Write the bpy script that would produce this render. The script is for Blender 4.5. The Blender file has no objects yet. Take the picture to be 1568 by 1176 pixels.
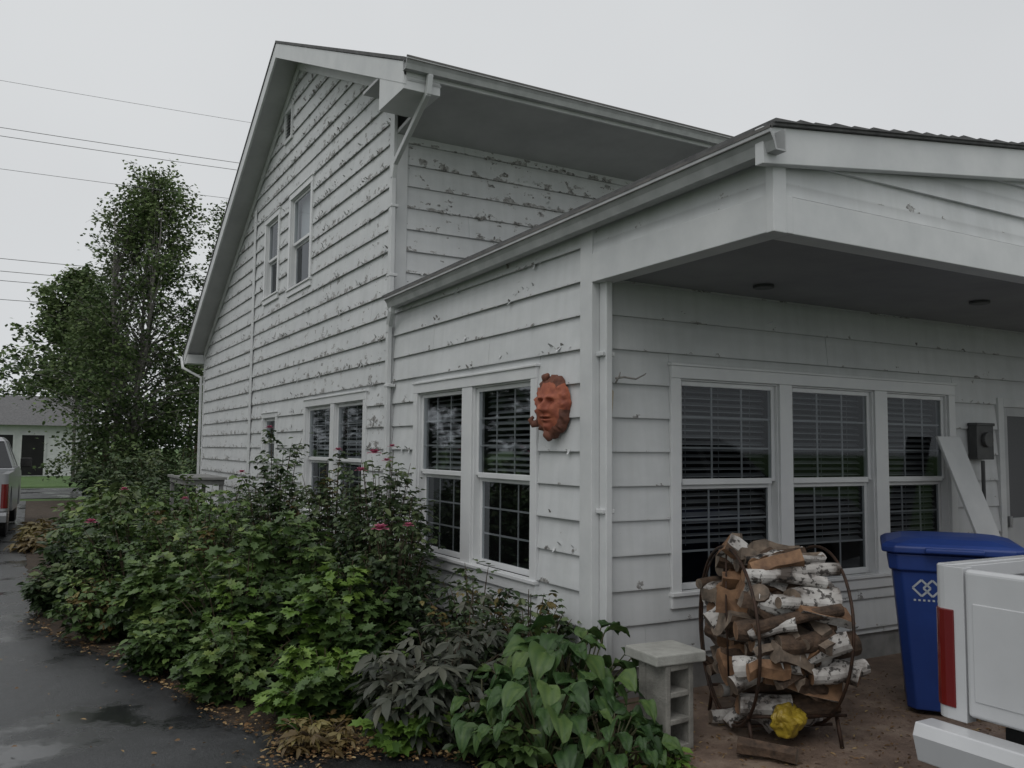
import bpy, math, random
import numpy as np
from mathutils import Vector, Matrix, noise as mnoise
random.seed(7); rng=np.random.default_rng(11)
col=bpy.context.scene.collection
sc=bpy.context.scene

# ------------------------------------------------------------------ materials
def newmat(name):
    m=bpy.data.materials.new(name); m.use_nodes=True
    nt=m.node_tree; b=nt.nodes["Principled BSDF"]
    return m,nt,b
def nd(nt,t,**k):
    n=nt.nodes.new(t)
    for a,v in k.items(): setattr(n,a,v)
    return n
def noise(nt,scale,detail=4,rough=.55,vec=None,stretch=None):
    n=nd(nt,"ShaderNodeTexNoise"); n.inputs["Scale"].default_value=scale
    n.inputs["Detail"].default_value=detail; n.inputs["Roughness"].default_value=rough
    if vec is None:
        tc=nd(nt,"ShaderNodeTexCoord"); vec=tc.outputs["Object"]
    if stretch:
        mp=nd(nt,"ShaderNodeMapping"); mp.inputs["Scale"].default_value=stretch
        nt.links.new(vec,mp.inputs["Vector"]); vec=mp.outputs[0]
    nt.links.new(vec,n.inputs["Vector"]); return n.outputs["Fac"]
def ramp(nt,fac,stops):
    r=nd(nt,"ShaderNodeValToRGB"); e=r.color_ramp.elements
    while len(e)<len(stops): e.new(.5)
    for i,(p,c) in enumerate(stops):
        e[i].position=p
        if not hasattr(c,'__len__'): c=(c,c,c)
        e[i].color=(c[0],c[1],c[2],1)
    nt.links.new(fac,r.inputs[0]); return r.outputs[0]
def mixc(nt,fac,a,b):
    m=nd(nt,"ShaderNodeMix",data_type='RGBA')
    for s,v in ((0,fac),(6,a),(7,b)):
        if isinstance(v,(int,float)): m.inputs[s].default_value=v
        elif isinstance(v,tuple): m.inputs[s].default_value=(v[0],v[1],v[2],1)
        else: nt.links.new(v,m.inputs[s])
    return m.outputs[2]
def mulc(nt,a,b,f=1.):
    m=nd(nt,"ShaderNodeMix",data_type='RGBA',blend_type='MULTIPLY'); m.inputs[0].default_value=f
    nt.links.new(a,m.inputs[6]); nt.links.new(b,m.inputs[7]); return m.outputs[2]
def math_(nt,op,a,b=0.,clamp=False):
    m=nd(nt,"ShaderNodeMath",operation=op); m.use_clamp=clamp
    for i,v in enumerate((a,b)):
        if isinstance(v,(int,float)): m.inputs[i].default_value=v
        else: nt.links.new(v,m.inputs[i])
    return m.outputs[0]
def bump(nt,b,h,strength=.3,dist=.01):
    n=nd(nt,"ShaderNodeBump"); n.inputs["Strength"].default_value=strength; n.inputs["Distance"].default_value=dist
    nt.links.new(h,n.inputs["Height"]); nt.links.new(n.outputs[0],b.inputs["Normal"])
def simple(name,c1,c2,scale=5,rough=.6,bstr=.15,bscale=40,metal=0,spec=.5,stretch=None,bdist=.004):
    m,nt,b=newmat(name)
    f=noise(nt,scale,5,.6,stretch=stretch)
    nt.links.new(ramp(nt,f,[(.3,c1),(.7,c2)]),b.inputs["Base Color"])
    b.inputs["Roughness"].default_value=rough; b.inputs["Metallic"].default_value=metal
    b.inputs["Specular IOR Level"].default_value=spec
    if bstr: bump(nt,b,noise(nt,bscale,4,.6,stretch=stretch),bstr,bdist)
    return m
Z0=.022; EX=.224
def siding_mat(name,wear):
    m,nt,b=newmat(name)
    tc=nd(nt,"ShaderNodeTexCoord"); v=tc.outputs["Object"]
    sp=nd(nt,"ShaderNodeSeparateXYZ"); nt.links.new(v,sp.inputs[0])
    f=math_(nt,'FRACT',math_(nt,'DIVIDE',math_(nt,'SUBTRACT',sp.outputs[2],Z0),EX))
    lip=ramp(nt,f,[(0,1.),(.16,.45),(.5,0.),(1,.0)])
    zone=ramp(nt,noise(nt,.8,3,.6),[(.4,0.),(.68,1.)])
    nz=noise(nt,7,7,.68,stretch=(1,1,1.7))
    s=math_(nt,'ADD',nz,math_(nt,'MULTIPLY',lip,.12))
    s=math_(nt,'ADD',s,math_(nt,'MULTIPLY',zone,.07))
    th=.80-wear*.085
    peel=ramp(nt,s,[(th,0.),(th+.010,1.)])
    halo=ramp(nt,s,[(th-.03,0.),(th-.004,1.)])
    dirt=ramp(nt,noise(nt,1.7,6,.65,stretch=(1,1,2.2)),[(.3,(.54,.555,.563)),(.75,(.645,.657,.66))])
    streak=ramp(nt,noise(nt,3.,5,.6,stretch=(3,3,.25)),[(.35,(.86,.865,.85)),(.6,(1,1,1))])
    base=mulc(nt,dirt,streak,.5)
    base=mixc(nt,math_(nt,'MULTIPLY',halo,.4),base,(.74,.745,.74))
    pc=ramp(nt,noise(nt,26,3),[(.32,(.09,.085,.08)),(.45,(.24,.235,.225)),(.65,(.42,.42,.41))])
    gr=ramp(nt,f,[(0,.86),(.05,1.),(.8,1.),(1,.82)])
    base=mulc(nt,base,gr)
    nt.links.new(mixc(nt,peel,base,pc),b.inputs["Base Color"])
    b.inputs["Roughness"].default_value=.55
    h=math_(nt,'SUBTRACT',math_(nt,'MULTIPLY',noise(nt,40,4,.6,stretch=(1,1,.35)),.25),peel)
    bump(nt,b,h,.6,.005)
    return m
M={}
M['side_heavy']=siding_mat('peeling_clapboard',1.75)
M['side_light']=siding_mat('painted_clapboard',.85)
M['trim']=simple('white_trim',(.52,.535,.54),(.63,.64,.64),3,.45,.12,25)
M['vinyl']=simple('white_vinyl',(.60,.61,.62),(.67,.68,.68),4,.35,.03,30)
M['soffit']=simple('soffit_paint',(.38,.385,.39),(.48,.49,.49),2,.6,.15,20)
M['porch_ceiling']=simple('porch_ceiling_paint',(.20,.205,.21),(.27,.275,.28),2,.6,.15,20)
M['gutter']=simple('gutter_metal',(.32,.33,.33),(.45,.46,.46),6,.4,.1,20,metal=.1)
M['gutter_dark']=simple('gutter_lip_dirty',(.07,.07,.07),(.15,.14,.13),8,.6,.3,40)
M['shingle']=simple('asphalt_shingle',(.07,.07,.072),(.14,.14,.14),12,.85,.6,60)
M['dark']=simple('dark_room',(.006,.006,.007),(.012,.012,.012),3,.9,0)
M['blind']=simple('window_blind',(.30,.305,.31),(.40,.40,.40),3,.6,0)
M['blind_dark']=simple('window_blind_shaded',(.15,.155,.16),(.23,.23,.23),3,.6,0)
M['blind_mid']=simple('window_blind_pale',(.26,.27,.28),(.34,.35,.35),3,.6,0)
M['curtain']=simple('pale_shade',(.6,.6,.6),(.7,.7,.7),3,.8,0)
M['found']=simple('foundation_concrete',(.16,.16,.155),(.28,.275,.265),6,.85,.5,50)
M['block']=simple('cinder_block_concrete',(.15,.145,.13),(.31,.30,.27),9,.95,.9,110,bdist=.006)
M['blockcap']=simple('concrete_cap',(.22,.22,.20),(.36,.36,.33),7,.85,.6,90)
M['steel']=simple('rusty_steel',(.018,.013,.011),(.07,.035,.02),20,.65,.3,80,metal=.4)
M['terra']=simple('terracotta',(.20,.05,.030),(.42,.13,.065),14,.7,.4,70)
M['terra_dark']=simple('terracotta_weathered',(.07,.032,.025),(.20,.075,.045),10,.8,.5,60)
M['bin']=simple('blue_plastic',(.010,.034,.17),(.015,.050,.23),3,.45,.15,150,bdist=.002)
M['binlogo']=simple('white_print',(.35,.4,.45),(.5,.53,.55),30,.5,0)
M['black']=simple('black_rubber',(.012,.012,.012),(.03,.03,.03),10,.8,.3,60)
M['wire']=simple('cable',(.12,.12,.125),(.16,.16,.16),3,.6,0)
M['trunk']=simple('birch_trunk',(.06,.055,.05),(.24,.23,.21),7,.8,.5,25,stretch=(1,1,4))
M['stem']=simple('green_stem',(.03,.05,.015),(.08,.06,.03),8,.7,.2,40)
M['stem_brown']=simple('woody_stem',(.045,.03,.02),(.10,.07,.045),8,.8,.4,60)
M['tablewood']=simple('weathered_wood',(.15,.15,.145),(.26,.26,.25),6,.8,.4,30,stretch=(1,6,1))
M['meter']=simple('grey_enamel',(.035,.037,.04),(.075,.075,.075),5,.5,.1,40)
M['door']=simple('door_paint',(.38,.39,.40),(.48,.49,.49),3,.5,.1,30)
M['screen']=simple('screen_mesh',(.09,.095,.10),(.15,.15,.155),120,.7,.3,300)
M['stain']=simple('rust_stain',(.36,.27,.14),(.52,.45,.35),12,.8,0)
def birchbark():
    m,nt,b=newmat('birch_bark')
    n1=noise(nt,9,5,.6,stretch=(.5,.5,.5)); n2=noise(nt,24,4,.6)
    c=ramp(nt,n1,[(.38,(.07,.055,.045)),(.47,(.34,.32,.30)),(.7,(.62,.61,.58))])
    c2=ramp(nt,n2,[(.40,(.06,.05,.045)),(.46,(1,1,1))])
    nt.links.new(mulc(nt,c,c2,.9),b.inputs["Base Color"])
    b.inputs["Roughness"].default_value=.7; bump(nt,b,n2,.5,.005); return m
M['bark_w']=birchbark()
M['bark_b']=simple('brown_bark',(.030,.020,.014),(.12,.075,.048),18,.9,.9,45,bdist=.01)
M['wood']=simple('split_wood',(.10,.052,.029),(.30,.17,.09),13,.75,.7,50)
M['wood2']=simple('split_wood_grey',(.06,.048,.038),(.25,.19,.14),13,.8,.7,50)
M['yellow']=simple('yellow_plastic_bag',(.24,.16,.02),(.46,.34,.035),8,.4,.6,14,bdist=.02)
def glassmat(name):
    m=bpy.data.materials.new(name); m.use_nodes=True; nt=m.node_tree; nt.nodes.clear()
    o=nd(nt,"ShaderNodeOutputMaterial"); mx=nd(nt,"ShaderNodeMixShader"); t=nd(nt,"ShaderNodeBsdfTransparent"); g=nd(nt,"ShaderNodeBsdfGlossy")
    t.inputs[0].default_value=(.66,.69,.71,1); g.inputs["Roughness"].default_value=.03; g.inputs[0].default_value=(.8,.84,.88,1)
    f=nd(nt,"ShaderNodeFresnel"); f.inputs[0].default_value=1.35
    fr=ramp(nt,f.outputs[0],[(0,.03),(.12,.08),(1,.20)])
    nt.links.new(fr,mx.inputs[0]); nt.links.new(t.outputs[0],mx.inputs[1]); nt.links.new(g.outputs[0],mx.inputs[2]); nt.links.new(mx.outputs[0],o.inputs[0])
    return m
M['glass']=glassmat('window_glass')
def paint(name,c,rough=.3):
    m,nt,b=newmat(name)
    f=noise(nt,2,4,.6)
    nt.links.new(ramp(nt,f,[(.3,tuple(x*.86 for x in c)),(.7,c)]),b.inputs["Base Color"])
    b.inputs["Roughness"].default_value=rough; b.inputs["Coat Weight"].default_value=.5; b.inputs["Coat Roughness"].default_value=.12
    return m
M['tw']=paint('white_car_paint',(.58,.59,.60)); M['ts']=paint('silver_car_paint',(.30,.31,.32)); 
M['red']=paint('red_lens',(.15,.010,.010),.15); M['carglass']=paint('dark_car_glass',(.015,.017,.02),.05); M['chrome']=simple('chrome',(.5,.5,.5),(.6,.6,.6),5,.15,0,metal=1)
def folmat(name,stops,rough=.42,trans=.2,spec=.35):
    m=bpy.data.materials.new(name); m.use_nodes=True; nt=m.node_tree; b=nt.nodes["Principled BSDF"]; o=nt.nodes["Material Output"]
    a=nd(nt,"ShaderNodeAttribute"); a.attribute_name="tint"
    c=ramp(nt,a.outputs["Fac"],stops)
    nt.links.new(c,b.inputs["Base Color"]); b.inputs["Roughness"].default_value=rough; b.inputs["Specular IOR Level"].default_value=spec
    if trans:
        t=nd(nt,"ShaderNodeBsdfTranslucent"); nt.links.new(c,t.inputs[0])
        mx=nd(nt,"ShaderNodeMixShader"); mx.inputs[0].default_value=trans
        nt.links.new(b.outputs[0],mx.inputs[1]); nt.links.new(t.outputs[0],mx.inputs[2]); nt.links.new(mx.outputs[0],o.inputs[0])
    return m
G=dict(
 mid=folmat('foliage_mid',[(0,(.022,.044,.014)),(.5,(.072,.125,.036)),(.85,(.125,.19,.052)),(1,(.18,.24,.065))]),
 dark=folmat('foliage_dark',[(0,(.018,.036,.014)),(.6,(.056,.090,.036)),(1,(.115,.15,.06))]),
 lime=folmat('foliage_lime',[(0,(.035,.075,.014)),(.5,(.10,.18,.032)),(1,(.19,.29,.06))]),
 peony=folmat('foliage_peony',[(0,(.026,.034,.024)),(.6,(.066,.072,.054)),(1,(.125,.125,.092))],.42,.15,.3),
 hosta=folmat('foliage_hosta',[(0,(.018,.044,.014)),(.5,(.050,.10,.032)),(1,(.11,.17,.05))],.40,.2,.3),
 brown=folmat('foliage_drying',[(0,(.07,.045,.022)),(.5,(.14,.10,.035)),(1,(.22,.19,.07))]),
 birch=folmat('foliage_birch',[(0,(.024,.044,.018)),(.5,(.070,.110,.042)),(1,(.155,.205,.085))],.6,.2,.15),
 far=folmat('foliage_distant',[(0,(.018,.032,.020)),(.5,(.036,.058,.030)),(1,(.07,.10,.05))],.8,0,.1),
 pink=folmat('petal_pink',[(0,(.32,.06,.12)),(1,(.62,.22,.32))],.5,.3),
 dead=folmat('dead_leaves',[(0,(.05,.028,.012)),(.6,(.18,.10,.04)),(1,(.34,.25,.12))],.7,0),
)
# ------------------------------------------------------------------ mesh helpers
def empty(name,parent=None):
    o=bpy.data.objects.new(name,None); col.objects.link(o); o.empty_display_size=.2
    if parent: o.parent=parent
    return o
class MB:
    def __init__(s): s.v=[]; s.f=[]; s.m=[]
    def face(s,pts,mi=0):
        n=len(s.v); s.v+= [tuple(p) for p in pts]; s.f.append(list(range(n,n+len(pts)))); s.m.append(mi)
    def box(s,a,b,mi=0,T=None):
        x0,y0,z0=[min(a[i],b[i]) for i in range(3)]; x1,y1,z1=[max(a[i],b[i]) for i in range(3)]
        p=[(x0,y0,z0),(x1,y0,z0),(x1,y1,z0),(x0,y1,z0),(x0,y0,z1),(x1,y0,z1),(x1,y1,z1),(x0,y1,z1)]
        if T: p=[T(q) for q in p]
        n=len(s.v); s.v+=[tuple(q) for q in p]
        for f in ((0,3,2,1),(4,5,6,7),(0,1,5,4),(1,2,6,5),(2,3,7,6),(3,0,4,7)): s.f.append([n+i for i in f]); s.m.append(mi)
    def prism(s,poly,ext,mi=0,T=None):
        n=len(s.v); k=len(poly); e=Vector(ext)
        P=[Vector(p) for p in poly]+[Vector(p)+e for p in poly]
        if T: P=[Vector(T(q)) for q in P]
        s.v+=[tuple(q) for q in P]
        s.f.append([n+i for i in range(k)][::-1]); s.m.append(mi)
        s.f.append([n+k+i for i in range(k)]); s.m.append(mi)
        for i in range(k):
            j=(i+1)%k; s.f.append([n+i,n+j,n+k+j,n+k+i]); s.m.append(mi)
    def tube(s,pts,r,seg=8,mi=0,caps=True,capmi=None):
        pts=[Vector(p) for p in pts]; k=len(pts)
        if not hasattr(r,'__len__'): r=[r]*k
        n=len(s.v); ref=None
        for i,p in enumerate(pts):
            d=(pts[min(i+1,k-1)]-pts[max(i-1,0)]).normalized()
            if ref is None: ref=d.orthogonal().normalized()
            x=(ref-d*ref.dot(d)).normalized(); ref=x; y=d.cross(x)
            for j in range(seg):
                a=2*math.pi*j/seg; s.v.append(tuple(p+(x*math.cos(a)+y*math.sin(a))*r[i]))
        for i in range(k-1):
            for j in range(seg):
                j2=(j+1)%seg; s.f.append([n+i*seg+j,n+i*seg+j2,n+(i+1)*seg+j2,n+(i+1)*seg+j]); s.m.append(mi)
        if caps:
            c=mi if capmi is None else capmi
            s.f.append([n+j for j in range(seg)][::-1]); s.m.append(c)
            s.f.append([n+(k-1)*seg+j for j in range(seg)]); s.m.append(c)
    def build(s,name,mats,parent=None,bevel=0,smooth=False,seg=2):
        me=bpy.data.meshes.new(name); me.from_pydata(s.v,[],s.f)
        for m in mats: me.materials.append(m)
        me.polygons.foreach_set("material_index",s.m)
        if smooth: me.polygons.foreach_set("use_smooth",[True]*len(s.f))
        me.update()
        o=bpy.data.objects.new(name,me); col.objects.link(o)
        if parent: o.parent=parent
        if bevel:
            b=o.modifiers.new("bevel",'BEVEL'); b.width=bevel; b.segments=seg; b.limit_method='ANGLE'; b.angle_limit=math.radians(40)
        return o
# ------------------------------------------------------------------ leaf builder
T_OV=(np.array([(0,0,0),(.28,.23,.05),(.28,-.23,.05),(.63,.25,.02),(.63,-.25,.02),(1,0,-.14),(.3,0,-.02),(.65,0,-.05)],float),
      [(0,6,1),(0,2,6),(1,6,7,3),(2,4,7,6),(3,7,5),(4,5,7)])
T_LAN=(np.array([(0,0,0),(.35,.15,.03),(.35,-.15,.03),(.7,.13,-.02),(.7,-.13,-.02),(1,0,-.2),(.35,0,-.02),(.7,0,-.06)],float),T_OV[1])
_o=[(0,0),(.02,.30),(.22,.22),(.30,.52),(.48,.30),(.72,.40),(.74,.16),(1.05,0)]
_L=[(x,y) for x,y in _o]+[(x,-y) for x,y in _o[-2:0:-1]]
T_LOB=(np.array([(.35,0,-.03)]+[(x,y,.05*abs(y)*2-.1*x*x) for x,y in _L],float),[(0,1+i,1+(i+1)%len(_L)) for i in range(len(_L))])
T_RH=(np.array([(0,0,0),(.5,.3,.03),(1,0,-.08),(.5,-.3,.03)],float),[(0,3,2,1)])
def unit(a): return a/np.maximum(np.linalg.norm(a,axis=1,keepdims=True),1e-9)
class LeafSet:
    def __init__(s): s.V=[];s.Fl=[];s.Fs=[];s.t=[];s.mi=[];s.n=0
    def add(s,T,P,D,N,size,tint,mi=0,width=None):
        tv,tf=T; n=len(P); 
        if n==0:return
        X=unit(D); Y=np.cross(N,X); Y=unit(Y); Zz=np.cross(X,Y)
        size=np.broadcast_to(size,(n,)); w=size if width is None else size*width
        V=P[:,None,:]+X[:,None,:]*(tv[None,:,0]*size[:,None])[:,:,None]+Y[:,None,:]*(tv[None,:,1]*w[:,None])[:,:,None]+Zz[:,None,:]*(tv[None,:,2]*size[:,None])[:,:,None]
        s.V.append(V.reshape(-1,3)); k=len(tv); off=(s.n+np.arange(n)*k)
        fl=np.concatenate([np.array(f) for f in tf]); fs=np.array([len(f) for f in tf])
        s.Fl.append((off[:,None]+fl[None,:]).ravel()); s.Fs.append(np.tile(fs,n)); s.mi.append(np.full(n*len(tf),mi))
        s.t.append(np.repeat(np.broadcast_to(tint,(n,)),k)); s.n+=n*k
    def build(s,name,mats,parent=None):
        V=np.concatenate(s.V);L=np.concatenate(s.Fl).astype(np.int32);S=np.concatenate(s.Fs).astype(np.int32)
        me=bpy.data.meshes.new(name); me.vertices.add(len(V)); me.vertices.foreach_set("co",V.astype(np.float32).ravel())
        me.loops.add(len(L)); me.loops.foreach_set("vertex_index",L); me.polygons.add(len(S))
        me.polygons.foreach_set("loop_start",np.concatenate([[0],np.cumsum(S)[:-1]]).astype(np.int32))
        try: me.polygons.foreach_set("loop_total",S)
        except Exception: pass
        for m in mats: me.materials.append(m)
        me.polygons.foreach_set("material_index",np.concatenate(s.mi).astype(np.int32))
        me.update(calc_edges=True)
        a=me.attributes.new("tint",'FLOAT','POINT'); a.data.foreach_set("value",np.concatenate(s.t).astype(np.float32))
        o=bpy.data.objects.new(name,me); col.objects.link(o)
        if parent:o.parent=parent
        return o
def shrub(name,cx,cy,h,r,mat,T=T_OV,leaf=.08,nst=40,per=26,leafl=3,droop=.2,flowers=0,mat2=None,f2=0.,bright=0.,stemm='stem_brown',base=0.,upright=.5,lowfill=1.,roses=()):
    root=empty(name); ls=LeafSet(); mb=MB(); tips=[]
    for i in range(nst):
        a=random.uniform(0,2*math.pi); rr=r*math.sqrt(random.random()); hh=h*(1-.45*(rr/r)**2)*random.uniform(.62,1.0)
        if random.random()<.14: hh*=1.16; 
        if random.random()<.25*lowfill: hh*=.5
        b=Vector((cx+math.cos(a)*rr*.35,cy+math.sin(a)*rr*.35,base)); e=Vector((cx+math.cos(a)*rr,cy+math.sin(a)*rr,base+hh))
        c=Vector((b.x*.55+e.x*.45,b.y*.55+e.y*.45,base+hh*(.7+.2*upright)))
        pts=[b*(1-t)**2+c*2*t*(1-t)+e*t*t for t in [k/6 for k in range(7)]]
        mb.tube(pts,[.006,.0055,.005,.0045,.004,.003,.002],4,caps=False); tips.append(e)
        n=int(per*random.uniform(.7,1.3)); t=1-rng.random(n)**1.25*.85
        P=np.array([tuple(b*(1-q)**2+c*2*q*(1-q)+e*q*q) for q in t])
        P+=rng.normal(0,.035,(n,3))*min(1,h)
        az=rng.uniform(0,2*np.pi,n); out=np.array([math.cos(a),math.sin(a),0])*.5
        D=np.stack([np.cos(az),np.sin(az),rng.uniform(-.5-droop,.45-droop,n)],1)+out
        D=unit(D)
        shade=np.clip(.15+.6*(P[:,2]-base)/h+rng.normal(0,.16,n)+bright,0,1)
        branch_t=random.gauss(0,.14); bsz=random.uniform(.8,1.2)
        is2=1 if (mat2 and random.random()<f2) else 0
        P0=P+D*leaf*.5
        for l in range(leafl):
            ang=(l-(leafl-1)/2)*.95+rng.normal(0,.15,n)
            ca,sa=np.cos(ang),np.sin(ang)
            D2=np.stack([D[:,0]*ca-D[:,1]*sa,D[:,0]*sa+D[:,1]*ca,D[:,2]+rng.normal(0,.12,n)],1)
            N=np.stack([rng.normal(0,.38,n),rng.normal(0,.38,n),np.ones(n)],1)+out*.5
            sz=leaf*bsz*rng.uniform(.5,1.3,n)*(1.1 if l==leafl//2 else .9)
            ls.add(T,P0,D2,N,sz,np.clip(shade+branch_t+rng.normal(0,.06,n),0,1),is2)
    mb.build('stems',[M[stemm]],root)
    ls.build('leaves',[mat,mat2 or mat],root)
    if flowers or roses:
        fl=LeafSet(); tips.sort(key=lambda e:-e.z+e.y*.25+e.x*.25)
        for i in range(flowers):
            e=tips[min(len(tips)-1,int(i*2.5))]
            rose(fl,np.array([e.x-.03,e.y-.04,e.z+.03]),random.uniform(.034,.046))
        for p in roses: rose(fl,np.array(p[:3]),p[3])
        fl.build('blossoms',[G['pink']],root)
    return root
def rose(fl,c,s):
    for ring,(n,el) in enumerate(((6,.1),(6,.7),(4,1.6))):
        az=np.arange(n)*2*np.pi/n+ring; D=np.stack([np.cos(az),np.sin(az),np.full(n,el)],1)
        N=np.stack([-np.cos(az)*el,-np.sin(az)*el,np.ones(n)],1)
        fl.add(T_OV,np.repeat(c[None],n,0),D,N,s*(1.15-.2*ring),rng.uniform(.1,1,n),0,width=1.9)
# ------------------------------------------------------------------ HOUSE
house=empty('white_clapboard_house')
def mapx(u,z,off): return (-off,u,z)
def mapy(c): return lambda u,z,off:(u,c-off,z)
M['bare']=simple('bare_weathered_wood',(.12,.115,.11),(.28,.27,.25),20,.9,.3,60)
def siding(name,mp,u0f,u1f,zs,ze,holes,mat,joints=.4,flakes=0,fl_fun=None,lip=.026,zo=Z0,ex=EX):
    mb=MB(); k0=math.floor((zs-zo)/ex+1e-6); k1=math.ceil((ze-zo)/ex-1e-6)
    for k in range(k0,k1):
        za=max(zs,zo+k*ex); zb=min(ze,zo+(k+1)*ex)
        if zb-za<.01: continue
        lp=lip+random.uniform(-.003,.003)
        def th(z): return lp+( .005-lp)*((z-(zo+k*ex))/ex)
        br=set()
        for (a,b,c,d) in holes:
            if c<zb and d>za: br|={a,b}
        lo,hi=u0f(za),u1f(za)
        for j in range(int((hi-lo)/3.0)+1):
            if random.random()<joints: br.add(round(random.uniform(lo+.3,hi-.3),3))
        br=[b for b in sorted(br) if lo+.02<b<hi-.02]
        edges=[None]+br+[None]
        for i in range(len(edges)-1):
            A=edges[i];B=edges[i+1]
            al,ah=(u0f(za),u0f(zb)) if A is None else (A,A)
            bl,bh=(u1f(za),u1f(zb)) if B is None else (B,B)
            if ah>bh-1e-3: bh=ah=(ah+bh)/2
            mid=((al+bl)/2)
            segs=[(za,zb)]
            for (a,b,c,d) in holes:
                if a-1e-3<=mid<=b+1e-3 and c<zb and d>za:
                    ns=[]
                    for (p,q) in segs:
                        if c>p: ns.append((p,min(q,c)))
                        if d<q: ns.append((max(p,d),q))
                    segs=ns
            g=.0012
            for (p,q) in segs:
                if q-p<.004: continue
                fp=(p-za)/(zb-za); fq=(q-za)/(zb-za)
                L=lambda f:al+(ah-al)*f+g; R=lambda f:bl+(bh-bl)*f-g
                jit=random.uniform(-.0015,.0015); j2=random.uniform(-.002,.002)
                mb.face([mp(L(fp),p,th(p)+jit),mp(R(fp),p,th(p)+j2),mp(R(fq),q,th(q)+j2),mp(L(fq),q,th(q)+jit)])
                mb.face([mp(L(fp),p,-.01),mp(R(fp),p,-.01),mp(R(fp),p,th(p)+j2),mp(L(fp),p,th(p)+jit)])
                mb.face([mp(L(fp),p,-.01),mp(L(fp),p,th(p)+jit),mp(L(fq),q,th(q)+jit),mp(L(fq),q,-.01)])
                mb.face([mp(R(fp),p,-.01),mp(R(fp),p,th(p)+j2),mp(R(fq),q,th(q)+j2),mp(R(fq),q,-.01)])
    cl=[]
    for i in range(flakes):
        if not cl or random.random()<.3:
            kk=random.randint(k0,k1-1); z=zo+kk*ex+abs(random.gauss(0,.03))+.002
            lo,hi=u0f(z)+.05,u1f(z)-.05
            if hi-lo<.2: continue
            cl=[(fl_fun(lo,hi) if fl_fun else random.uniform(lo,hi)),z,kk]
            u=cl[0]
        else:
            kk=cl[2]; u=cl[0]+random.gauss(0,.10); z=max(zo+kk*ex+.001,cl[1]+random.gauss(0,.012))
        if z<zs or z>ze-.03 or not(u0f(z)+.03<u<u1f(z)-.06): continue
        if any(a-.06<u<b+.06 and c-.05<z<d+.05 for a,b,c,d in holes): continue
        kk=math.floor((z-zo)/ex); tz=lambda q: lip+(.005-lip)*((q-(zo+kk*ex))/ex)
        s=random.uniform(.008,.040); hh=s*random.uniform(.4,1.1); c1=random.uniform(.2,.8)*s; sk=random.uniform(-.5,.5)*s
        up=1 if random.random()<.5 else -1
        z2=z+up*hh; z2=max(min(z2,ze),zs)
        o0=tz(z)+.0015
        mi=1 if random.random()<.35 else 0
        mb.face([mp(u,z,o0),mp(u+s,z+random.uniform(-.006,.006),o0),mp(u+s*.9+sk,(z+z2)/2,o0+c1*.3),mp(u+sk*.6,(z+z2)/2,o0+c1*.35)],mi)
        mb.face([mp(u+sk*.6,(z+z2)/2,o0+c1*.35),mp(u+s*.9+sk,(z+z2)/2,o0+c1*.3),mp(u+s*.7+sk,z2,o0+c1),mp(u+s*.3+sk,z2,o0+c1*.9)],mi)
    return mb.build(name,[mat,M['bare']],house)
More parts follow.
